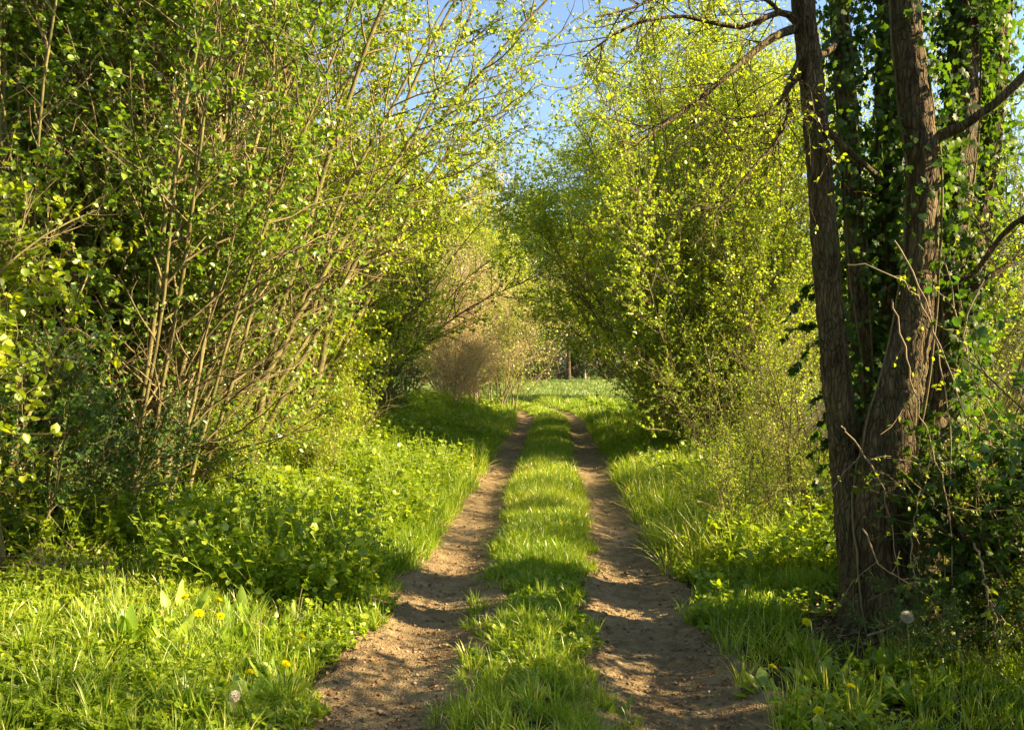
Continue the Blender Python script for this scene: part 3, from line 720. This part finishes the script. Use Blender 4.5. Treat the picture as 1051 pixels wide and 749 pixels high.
def build_ivy_tree():
    rng = R(80)
    base = np.array([2.3, 4.8, 0]); base[2] = ground(2.3, 4.8)
    root = empty('multi_stemmed_tree', base)
    tag(root, 'dark many trunked tree wrapped in ivy at the track side', 'tree')
    poly = {}
    for k, rows in TRUNKS.items():
        p, r = pix_poly(rows, 46)
        poly[k] = (p, r)
        pf, rf = pix_poly(rows, 360)
        S_ = 56
        V, Q = tube_geo((pf - base)[None], rf[None], S_, 0.0, rng)
        V = V.reshape(360, S_, 3); ax = (pf - base)[:, None]
        th = np.arange(S_)[None] / S_ * 2 * np.pi; ln = np.cumsum(np.r_[0, np.linalg.norm(np.diff(pf, axis=0), axis=1)])[:, None]
        sd_ = len(k) + ord(k[1])
        ang = np.minimum(th, 2 * np.pi - th) * rf[:, None]              # distance round the trunk, mirrored so it closes
        wob = 0.05 * vnoise(ln * 3, th * 0 + sd_, 1)
        fis = np.abs(2 * vnoise((ang + wob) / 0.030, ln / 0.16, sd_) - 1) * 0.6 + 0.4 * np.abs(2 * vnoise((ang + wob) / 0.014, ln / 0.06, sd_ + 5) - 1)
        lump = vnoise(np.cos(th) * 1.3 + sd_, ln * 2.2 + np.sin(th) * 1.3, 9) - 0.5
        flare = np.exp(-((ln) / 0.45) ** 2) * (0.15 + 0.32 * np.cos(3 * th + sd_) + 0.15 * np.cos(5 * th + 2 * sd_))
        k_ = 1 + (fis - 0.35) * np.minimum(0.022 / rf, 0.3)[:, None] + 0.20 * lump + flare
        V = (ax + (V - ax) * k_[..., None] * {'t1': 0.90, 't3': 0.90}.get(k, 1.0)).reshape(-1, 3)
        link('trunk', mesh_data('trunk', V, [Q], M['dark_bark'], smooth=True), root)
    limbs = [  # dark bare limbs reaching over the verge, and limbs to the outer side
        [(820, 30, 4.75, .030), (783, 50, 4.6, .022), (740, 87, 4.45, .016), (700, 117, 4.3, .011), (655, 150, 4.2, .005)],
        [(820, 27, 4.75, .026), (800, 15, 4.7, .020), (760, 32, 4.65, .016), (700, 22, 4.6, .011), (650, 32, 4.5, .008), (600, 66, 4.4, .004)],
        [(824, 50, 4.75, .018), (811, 80, 4.7, .013), (790, 117, 4.65, .010), (733, 123, 4.6, .004)],
        [(829, 72, 4.75, .022), (808, 97, 4.7, .016), (810, 117, 4.65, .013), (797, 147, 4.6, .011), (773, 173, 4.5, .009), (743, 210, 4.45, .006), (720, 218, 4.4, .004)],
        [(800, 15, 4.7, .016), (787, 0, 4.7, .012), (760, -40, 4.7, .008)],
        [(823, -20, 4.75, .03), (780, -50, 4.6, .02), (720, -30, 4.5, .014), (660, 5, 4.4, .009), (610, 20, 4.3, .004)],
        [(948, 150, 4.6, .040), (985, 132, 4.5, .031), (1020, 106, 4.4, .027), (1056, 72, 4.3, .028), (1110, 20, 4.2, .015)],
        [(836, 125, 4.75, .022), (873, 160, 4.6, .018), (893, 178, 4.9, .016), (910, 192, 5.3, .014)],
        [(955, 285, 4.9, .022), (995, 285, 4.8, .02), (1030, 240, 4.7, .018), (1056, 220, 4.6, .015), (1100, 190, 4.5, .01)],
        [(865, 40, 5.2, .026), (848, 58, 5.0, .02), (833, 60, 4.75, .016)],
        [(970, 320, 5.0, .026), (1010, 290, 4.9, .022), (1056, 262, 4.9, .018), (1100, 240, 4.9, .01)],
    ]
    polys = []
    for rows in limbs:
        p, r = pix_poly(rows, 16)
        p[1:] += np.cumsum(rng.normal(0, 0.003, (15, 3)), 0)
        polys.append(p)
        V, Q = tube_geo((p - base)[None], r[None], 7, 0.05, rng)
        link('limb', mesh_data('limb', V, [Q], M['dark_bark'], smooth=True), root)
    S = np.array(polys)
    P, D, t, par = spawn(rng, S[[0, 1, 2, 3, 4, 5, 8, 10]], 20, 0.2, 1, 25, 60, -0.1)
    B = grow(rng, P, D, rng.uniform(0.2, 0.75, len(P)) * (1.2 - 0.6 * t), 7, 0.16, -0.03)
    P, D, t, par = spawn(rng, B, 5, 0.2, 1, 30, 65)
    C = grow(rng, P, D, rng.uniform(0.08, 0.25, len(P)), 4, 0.2)
    V, Fs = join([tube_geo(B - base, np.full((len(B), 7), 0.0042) * np.linspace(1, 0.4, 7), 4), tube_geo(C - base, np.full((len(C), 4), 0.0018), 3)])
    link('branchwork', mesh_data('branchwork', V, Fs, M['dark_bark'], smooth=True), root)
    V, Q, r = twig_leaves(rng, C, 2, 0.028)
    link('foliage', mesh_data('foliage', V - base, [Q], M['lime_leaf'], r), root)
    return poly


POLY = build_ivy_tree()


def build_ivy(key, label, n, t0, t1, spread, seed, sz=0.052):
    rng = R(seed)
    p, r = POLY[key]
    i = rng.uniform(t0, t1, n) * (len(p) - 1); j = i.astype(int); f = (i - j)[:, None]
    c = p[j] * (1 - f) + p[j + 1] * f; rr = r[j]
    den = clump(c, 2.2, seed % 13)
    th = rng.uniform(0, 2 * np.pi, n)
    o = np.stack([np.cos(th), np.sin(th), 0 * th], -1)
    keep = (den + 0.7 * np.sin(th * 2 + c[:, 2] * 2.5 + seed)) > -0.75
    c, o, rr = c[keep], o[keep], rr[keep]; n = len(c)
    out = rr + 0.015 + rng.gamma(1.6, spread / 1.6, n)
    P = c + o * out[:, None]
    A = o * 0.35 + rng.normal(0, 0.5, P.shape); A[:, 2] -= 0.8
    Nn = o + rng.normal(0, 0.45, P.shape); Nn[:, 2] += 0.35
    base = Vector(p[0])
    root = empty('ivy', base); tag(root, label, 'ivy', 'ivy climbing the many trunked tree')
    b = np.array(base)
    V, Q, rn = leaf_geo(rng, P, A, Nn, sz * rng.uniform(0.55, 1.2, n), IVY, IVY_F)
    # climbing vines on the bark
    vines = []
    for k in range(4):
        th = rng.uniform(0, 6.28) + np.cumsum(rng.normal(0, 0.12, len(p)))
        vines.append(p + np.stack([np.cos(th), np.sin(th), 0 * th], -1) * (r + 0.006)[:, None])
    vs = np.array(vines)
    m = int(len(p) * min(1, t1 + 0.02))
    V2, Q2 = tube_geo(vs[:, :m] - b, np.full((4, m), 0.007), 5)
    link('vine', mesh_data('vine', V2, [Q2], M['twig_bark'], smooth=True), root)
    link('foliage', mesh_data('foliage', V - b, [Q], M['ivy_leaf'], rn), root)


build_ivy('t5', 'dense dark ivy column filling the middle of the many trunked tree', 6600, 0.06, 0.95, 0.10, 91)
build_ivy('t2', 'ivy on the slim trunk standing behind the bare front trunk', 3600, 0.06, 0.95, 0.06, 92)
build_ivy('t4', 'ivy on the dark trunk behind the sunlit main trunk', 4600, 0.15, 0.95, 0.08, 93)
build_ivy('t6', 'ivy with sunlit leaves on the outermost leaning trunk', 2100, 0.25, 0.95, 0.07, 94)
build_ivy('t3', 'patchy ivy on the upper sunlit main trunk', 700, 0.45, 0.95, 0.05, 95)


def build_ivy_spray():
    """ivy shoots hanging free beside the bare front trunk"""
    rng = R(97)
    root = empty('ivy', at(850, 420, 5.0)); b = np.array(root.location)
    tag(root, 'hanging dark ivy shoots silhouetted beside the bare front trunk', 'ivy', 'ivy climbing the many trunked tree')
    st = []
    for (px, py, ex, ey) in ((850, 300, 806, 330), (853, 340, 800, 352), (855, 345, 815, 385), (858, 400, 828, 425), (862, 455, 832, 470), (864, 480, 838, 505), (866, 520, 845, 560), (850, 305, 825, 300), (858, 420, 835, 450)):
        a, c = at(px, py, 4.9), at(ex, ey, 4.9)
        m = (a + c) / 2 + np.array([0, rng.normal(0, .06), 0.05])
        st.append(spline([a, m, c], 8) + rng.normal(0, 0.008, (8, 3)))
    S = np.array(st)
    V, Q = tube_geo(S - b, np.full((len(S), 8), 0.004), 4)
    link('vine', mesh_data('vine', V, [Q], M['twig_bark']), root)
    V, Qf, r = twig_leaves(rng, S, 26, 0.058, 0.5, 0.4, shape=IVY, faces=IVY_F)
    link('foliage', mesh_data('foliage', V - b, [Qf], M['ivy_leaf'], r), root)


build_ivy_spray()


def build_cane(seed, rows, label, d=0.0045, leaves=14, side=5):
    rng = R(seed)
    c = np.array([at(*q) for q in rows]); n = 22
    p = spline(c, n); p[1:-1] += rng.normal(0, 0.006, (n - 2, 3))
    lo = p[np.argmin(p[:, 2])]
    root = empty('bramble', lo); tag(root, label, 'bramble', 'thorny canes in front of the ivy clad tree')
    V, Q = tube_geo((p - lo)[None], (d * np.linspace(1, 0.5, n))[None], 6)
    link('cane', mesh_data('cane', V, [Q], M['cane'], smooth=True), root)
    P, D, t, _ = spawn(rng, p[None], side, 0.2, 1, 35, 75, 0.05)
    B = grow(rng, P, D, rng.uniform(0.08, 0.35, len(P)), 5, 0.15, -0.02)
    V, Q = tube_geo(B - lo, np.full((len(B), 5), 0.0018), 3)
    link('side_shoot', mesh_data('side_shoot', V, [Q], M['cane']), root)
    V, Q, r = twig_leaves(rng, np.concatenate([B]), leaves // 3, 0.026)
    link('foliage', mesh_data('foliage', V - lo, [Q], M['gold_leaf'], r), root)


CANES = [
    ([(918, 250, 4.3), (945, 300, 4.2), (962, 350, 4.2), (985, 420, 4.2), (1004, 500, 4.2), (1010, 660, 4.2)], 'long pale cane arching across the main trunk to the ivy bush'),
    ([(870, 275, 4.3), (905, 280, 4.2), (935, 300, 4.2), (955, 335, 4.2), (970, 400, 4.2), (975, 480, 4.2), (968, 660, 4.2)], 'pale cane with a horizontal leafy tip crossing the front trunks'),
    ([(916, 310, 4.2), (928, 360, 4.2), (940, 410, 4.15), (955, 460, 4.15), (972, 520, 4.1), (985, 660, 4.1)], 'thin cane running steeply down the sunlit trunk side'),
    ([(863, 440, 4.3), (885, 468, 4.3), (905, 500, 4.3), (918, 560, 4.3), (925, 655, 4.3)], 'short pale cane slanting over the lower front trunk'),
    ([(1010, 290, 4.3), (990, 340, 4.3), (1000, 400, 4.3), (1020, 480, 4.2), (1030, 660, 4.2)], 'cane standing beside the outermost trunk above the ivy bush'),
    ([(885, 545, 4.0), (905, 582, 4.0), (930, 600, 4.0), (955, 618, 4.0), (975, 660, 4.0)], 'low cane lying across the tree foot'),
    ([(945, 505, 4.2), (935, 560, 4.2), (940, 600, 4.15), (952, 668, 4.1)], 'short cane rising close against the main trunk foot'),
    ([(1000, 560, 3.9), (1012, 600, 3.9), (1020, 640, 3.9), (1026, 680, 3.9)], 'pale straight cane leaning in front of the ivy bush'),
    ([(985, 340, 4.6), (975, 290, 4.6), (962, 262, 4.6), (940, 330, 4.6), (938, 420, 4.6), (945, 640, 4.6)], 'looped cane bent over beside the main trunk'),
]
for k, (rows, lab) in enumerate(CANES):
    build_cane(110 + k, rows, lab, 0.0045 if k not in (7,) else 0.006, 15, 7)


def build_ivy_bush():
    """ivy grown post and bush at the outer edge"""
    rng = R(130)
    x, y = 2.62, 4.2
    root = empty('ivy_bush', (x, y, ground(x, y))); b = np.array(root.location)
    tag(root, 'dark glossy ivy bush on a leaning stump near the picture edge', 'bush')
    p, r = pix_poly([(1042, 700, 4.2, .055), (1022, 650, 4.2, .048), (1010, 605, 4.2, .045), (995, 560, 4.2, .04), (972, 520, 4.3, .035), (955, 490, 4.4, .02)], 20)
    V, Q = tube_geo((p - b)[None], r[None], 10, 0.06, rng)
    link('stem', mesh_data('stem', V, [Q], M['dark_bark'], smooth=True), root)
    p2, r2 = pix_poly([(1050, 700, 4.3, .04), (1046, 600, 4.3, .035), (1044, 540, 4.3, .03), (1050, 470, 4.3, .02)], 16)
    V, Q = tube_geo((p2 - b)[None], r2[None], 8, 0.06, rng)
    link('stem', mesh_data('stem', V, [Q], M['dark_bark'], smooth=True), root)
    S = np.concatenate([p[4:18], p2[3:]])
    S = np.stack([S[:-1], S[1:]], 1)
    P, D, t, _ = spawn(rng, S, 13, 0, 1, 40, 90, 0.25)
    B = grow(rng, P, D, rng.uniform(0.12, 0.6, len(P)), 6, 0.18, -0.02)
    V, Q = tube_geo(B - b, np.full((len(B), 6), 0.003), 3)
    link('branchwork', mesh_data('branchwork', V, [Q], M['twig_bark']), root)
    V, Q, r = twig_leaves(rng, B, 15, 0.05, 0.3, 0.7, shape=IVY, faces=IVY_F)
    link('foliage', mesh_data('foliage', V - b, [Q], M['ivy_leaf'], r), root)


build_ivy_bush()


# ------------------------------------------------------------------ flowers, docks and small things of the verge
def ray_ground(px, py, lift):
    """distance at which a thing standing lift metres above the ground shows at this pixel"""
    d = 4.0
    for _ in range(8):
        x = (px - 525.5) / F * d
        d = F * (CAM_Z - lift - ground(x, d)) / (py - 376.0)
    return d


def dandelion_mesh(kind):
    rng = R(140 + len(kind))
    h = 1.0
    if kind == 'petal':
        n = 150
        i = np.arange(n) / n
        th = np.arange(n) * 2.39996; tilt = np.radians(8 + 82 * np.sqrt(i))
        A = np.stack([np.cos(th) * np.sin(tilt), np.sin(th) * np.sin(tilt), np.cos(tilt)], -1)
        P = A * 0.002
        V, Q, r = leaf_geo(rng, P, A, np.tile([0, 0, 1.0], (n, 1)) + 0.01, 0.020 * (0.55 + 0.45 * i), LEAF4, LEAF4_F, 0.35)
        return mesh_data('flower_head', V, [Q], M['petal'], r)
    n = 420
    i = np.arange(n); z = 1 - 2 * (i + .5) / n; th = i * 2.39996
    A = np.stack([np.cos(th) * np.sqrt(1 - z * z), np.sin(th) * np.sqrt(1 - z * z), z], -1)
    V, Q, r = leaf_geo(rng, A * 0.002, A, rng.normal(size=A.shape), np.full(n, 0.020), LEAF4, LEAF4_F, 0.14)
    return mesh_data('seed_head', V, [Q], M['fluff'], r)


HEAD = {'petal': dandelion_mesh('petal'), 'clock': dandelion_mesh('clock')}


def dandelion(px, py, lift, label, seed, kind='petal'):
    rng = R(seed)
    d = ray_ground(px, py, lift)
    top = at(px, py, d)
    x, y = top[0] + rng.normal(0, 0.02), d + rng.normal(0, 0.02)
    z = ground(x, y) - 0.005
    root = empty('dandelion', (x, y, z)); tag(root, label, 'flower', 'dandelions of the verges')
    rel = top - np.array([x, y, z])
    p = spline([np.zeros(3), rel * [0.3, 0.3, 0.55] + [rng.normal(0, .008), 0, 0], rel], 9)
    V, Q = tube_geo(p[None], np.full((1, 9), 0.0028), 6)
    link('stalk', mesh_data('stalk', V, [Q], M['flower_stalk'], np.full(len(V), rng.uniform()), True), root)
    h = link('flower_head' if kind == 'petal' else 'seed_head', HEAD[kind], root)
    h.location = rel
    # heads face the light and the camera a little
    h.rotation_euler = (rng.uniform(0.1, 0.5), rng.uniform(0.0, 0.5), rng.uniform(0, 6)) if kind == 'petal' else (0, 0, 0)
    h.scale = [rng.uniform(1.15, 1.5)] * 3
    n = 9
    th = rng.uniform(0, 6.28, n); el = rng.uniform(0.25, 1.0, n)
    A = np.stack([np.cos(th) * np.cos(el), np.sin(th) * np.cos(el), np.sin(el)], -1)
    jag = np.array([[0, 0, 0], [0.10, 0.2, .02], [0.05, 0.3, 0], [0.16, 0.45, .03], [0.08, 0.5, 0], [0.20, 0.72, .03], [0.14, 0.86, 0], [0, 1, 0],
                    [-0.14, 0.86, 0], [-0.20, 0.72, .03], [-0.08, 0.5, 0], [-0.16, 0.45, .03], [-0.05, 0.3, 0], [-0.10, 0.2, .02], [0, 0.5, -.02]])
    jf = np.array([[14, i, (i + 1) % 14] for i in range(14)])
    V, Q, r = leaf_geo(rng, np.zeros((n, 3)), A, np.tile([0, 0, 1.0], (n, 1)) + 0.02, rng.uniform(0.10, 0.19, n), jag, jf)
    link('foliage', mesh_data('foliage', V, [Q], M['dock'], r), root)


DAND = [
    (190, 615, .24, 'yellow dandelion standing highest among the pale dock leaves'),
    (204, 632, .22, 'yellow dandelion just below the highest one among the docks'),
    (226, 635, .22, 'yellow dandelion of the dock patch with a withered bud beside it'),
    (224, 619, .24, 'half open dandelion behind the cluster in the dock patch'),
    (256, 693, .16, 'yellow dandelion low in the leaves nearest the camera on the broad verge'),
    (293, 684, .16, 'yellow dandelion nearest the rut edge on the broad verge'),
    (347, 614, .12, 'lone yellow dandelion in the shaded verge near the rut'),
    (335, 571, .14, 'small far dandelion in the bright yellow green weeds'),
    (309, 656, .14, 'small dandelion between the dock patch and the rut'),
    (828, 641, .20, 'yellow dandelion in front of the shaded tree foot'),
    (793, 687, .16, 'orange tinted dandelion beside the rut under the tree'),
    (840, 732, .18, 'orange tinted dandelion at the bottom picture edge under the tree'),
    (873, 707, .16, 'small dandelion in the dark grass under the tree'),
]
for k, (px, py, lift, lab) in enumerate(DAND):
    dandelion(px, py, lift, lab, 150 + k)
dandelion(241, 717, .16, 'pale dandelion seed head low on the broad verge', 170, 'clock')
dandelion(931, 636, .42, 'tall dandelion seed head standing before the many trunked tree', 171, 'clock')


def dock(x, y, label, seed, n=12, size=0.26, stalks=2):
    rng = R(seed)
    root = empty('dock_plant', (x, y, ground(x, y) - 0.01)); tag(root, label, 'plant', 'broad leaved docks of the verge')
    for i in range(n):
        th = rng.uniform(0, 6.28); el = rng.uniform(0.85, 1.4)
        A = np.array([math.cos(th) * math.cos(el), math.sin(th) * math.cos(el), math.sin(el)])
        L = size * rng.uniform(0.6, 1.15)
        m = 9; t = np.linspace(0, 1, m)
        c = A[None] * (L * t)[:, None]; c[:, 2] -= 0.55 * L * t ** 2.5 * rng.uniform(0.1, 1.0)
        c += np.array([math.cos(th), math.sin(th), 0]) * rng.uniform(0, 0.08)
        w = L * 0.12 * np.interp(t, [0, 0.2, 0.28, 0.5, 0.8, 1], [0.10, 0.12, 0.75, 1, 0.6, 0.02])
        fa = th + math.pi / 2 + rng.normal(0, 0.5); sd = np.array([math.cos(fa), math.sin(fa), 0])
        wav = 0.15 * np.sin(t * 14 + rng.uniform(0, 6))
        up = np.cross(sd, A)
        Lf = c - sd * w[:, None] + up * (w * (0.35 + wav))[:, None]; Rt = c + sd * w[:, None] + up * (w * (0.35 - wav))[:, None]
        V = np.stack([Lf, c, Rt], 1).reshape(-1, 3)
        k = (np.arange(m - 1) * 3)[:, None]
        Q = np.concatenate([k + [[0, 1, 4, 3]], k + [[1, 2, 5, 4]]])
        link('leaf', mesh_data('leaf', V, [Q], M['dock'], np.full(len(V), rng.uniform()), True), root)
    for i in range(stalks):
        D = rng.normal(0, 0.3, (1, 3)); D[:, 2] = 1
        p = grow(rng, np.zeros((1, 3)), D, np.array([size * rng.uniform(1.0, 1.5)]), 8, 0.06)
        V, Q = tube_geo(p, np.full((1, 8), 0.003) * np.linspace(1, .7, 8), 5)
        link('stalk', mesh_data('stalk', V, [Q], M['flower_stalk'], np.full(len(V), rng.uniform()), True), root)


for k, (px, py, lab, n, s, st) in enumerate([
    (133, 665, 'dock with the tallest pale upright leaves, standing apart from the dandelions', 9, .28, 2),
    (172, 668, 'dock clump right in front of the highest dandelion', 12, .26, 1),
    (205, 676, 'dock clump below the dandelion cluster', 12, .24, 1),
    (238, 662, 'dock clump behind the dandelion cluster on the rut side', 11, .22, 2),
    (300, 650, 'spindly dock with bare stalks near the rut', 8, .20, 4),
    (225, 735, 'dark broad dock in the shaded bottom of the verge', 12, .20, 0),
    (262, 722, 'dock beside the low seed head', 10, .18, 0),
    (330, 655, 'dock clump closest to the rut edge', 9, .18, 2),
    (150, 690, 'dock clump low in front of the tallest dock leaves', 10, .20, 1),
    (270, 665, 'dock clump midway between the dandelion cluster and the spindly dock', 12, .20, 3),
    (185, 640, 'dock clump standing right behind the highest dandelion', 10, .26, 1),
    (110, 640, 'dock clump at the thicket end of the patch', 9, .22, 1),
    (250, 640, 'dock clump half in shade above the spindly dock', 11, .22, 1),
    (285, 700, 'dock clump beside the dandelion nearest the rut', 10, .18, 1),
    (12, 742, 'single pale dock in the bottom corner of the verge', 5, .16, 1),
    (620, 735, 'small dock tuft on the strip between the ruts', 7, .12, 0),
    (840, 700, 'dock clump in the dark grass before the tree', 10, .20, 2),
    (905, 690, 'dock clump at the foot of the main trunk', 10, .18, 1)]):
    d = ray_ground(px, py, 0.02)
    dock((px - 525.5) / F * d, d, lab, 180 + k, n + 2, s * 1.12, st)


def straw_tuft(px, py, label, seed, n=70, h=0.3):
    rng = R(seed); d = ray_ground(px, py, 0.02); x0 = (px - 525.5) / F * d
    me = blades(rng, x0 + rng.normal(0, 0.07, n), d + rng.normal(0, 0.05, n), h * rng.uniform(0.5, 1.2, n), np.full(n, 0.005), 1.3, M['straw'], 'straw_tuft')
    tag(link('straw_tuft', me), label, 'grass tuft', 'dry straw tufts')


straw_tuft(48, 590, 'dry tan straw tuft beneath the dark low bush', 200)
straw_tuft(92, 590, 'smaller dry straw tuft on the thicket side of the docks', 201, 40, .25)
straw_tuft(952, 560, 'dry straw hanging at the main trunk', 202, 40, .3)


def stick(rows, label, seed, r=0.006):
    rng = R(seed); p = spline(np.array([at(*q) for q in rows]), 12)
    V, Q = tube_geo((p - p[0])[None], (r * np.linspace(1, .5, 12))[None], 6, 0.05, rng)
    o = link('fallen_stick', mesh_data('fallen_stick', V, [Q], M['cane'], smooth=True)); o.location = p[0]
    tag(o, label, 'stick', 'dead sticks leaning at the hedge foot')


stick([(190, 547, 6.7), (182, 530, 6.7), (171, 500, 6.8)], 'bare dead stick leaning at the foot of the pale stem fan', 210)
stick([(890, 655, 4.2), (925, 640, 4.2), (960, 600, 4.3)], 'dead stick propped against the main trunk foot', 211)

# ------------------------------------------------------------------ camera, sun, sky
cam = bpy.data.cameras.new('Camera'); co = bpy.data.objects.new('Camera', cam); COL.objects.link(co)
co.location = (0, 0, CAM_Z); co.rotation_euler = (math.radians(90), 0, 0)
cam.sensor_width = 36; cam.lens = F / 1051 * 36; cam.clip_start = 0.05; cam.clip_end = 4000
cam.shift_y = -1.5 / 1051
scene.camera = co

SUN_EL, SUN_AZ = math.radians(28), math.radians(99)
sd = Vector((math.sin(SUN_AZ) * math.cos(SUN_EL), math.cos(SUN_AZ) * math.cos(SUN_EL), math.sin(SUN_EL)))
sl = bpy.data.lights.new('Sun', 'SUN'); sl.energy = 5.0; sl.angle = math.radians(0.55); sl.color = (1.0, 0.765, 0.415)
so = bpy.data.objects.new('Sun', sl); COL.objects.link(so); so.rotation_euler = sd.to_track_quat('Z', 'Y').to_euler()

w = bpy.data.worlds.new('World'); scene.world = w; w.use_nodes = True
nt = w.node_tree; nt.nodes.clear()
sky = nt.nodes.new('ShaderNodeTexSky'); sky.sky_type = 'NISHITA'; sky.sun_disc = False
sky.sun_elevation = SUN_EL; sky.sun_rotation = SUN_AZ; sky.air_density = 1.0; sky.dust_density = 0.6; sky.ozone_density = 1.5
bg = nt.nodes.new('ShaderNodeBackground'); bg.inputs[1].default_value = 0.072
wo = nt.nodes.new('ShaderNodeOutputWorld')
nt.links.new(sky.outputs[0], bg.inputs[0]); nt.links.new(bg.outputs[0], wo.inputs[0])

vs = scene.view_settings
scene.display_settings.display_device = 'sRGB'
vs.view_transform = 'Standard'; vs.look = 'None'; vs.gamma = 1.0; vs.use_curve_mapping = False
vs.exposure = 2.15
cy = scene.cycles
cy.max_bounces = 6; cy.diffuse_bounces = 4; cy.transmission_bounces = 4; cy.glossy_bounces = 2
cy.use_denoising = True; cy.denoiser = 'OPENIMAGEDENOISE'; cy.denoising_input_passes = 'RGB_ALBEDO_NORMAL'; cy.denoising_prefilter = 'ACCURATE'
cy.use_adaptive_sampling = True; cy.adaptive_threshold = 0.02
cy.sample_clamp_indirect = 6
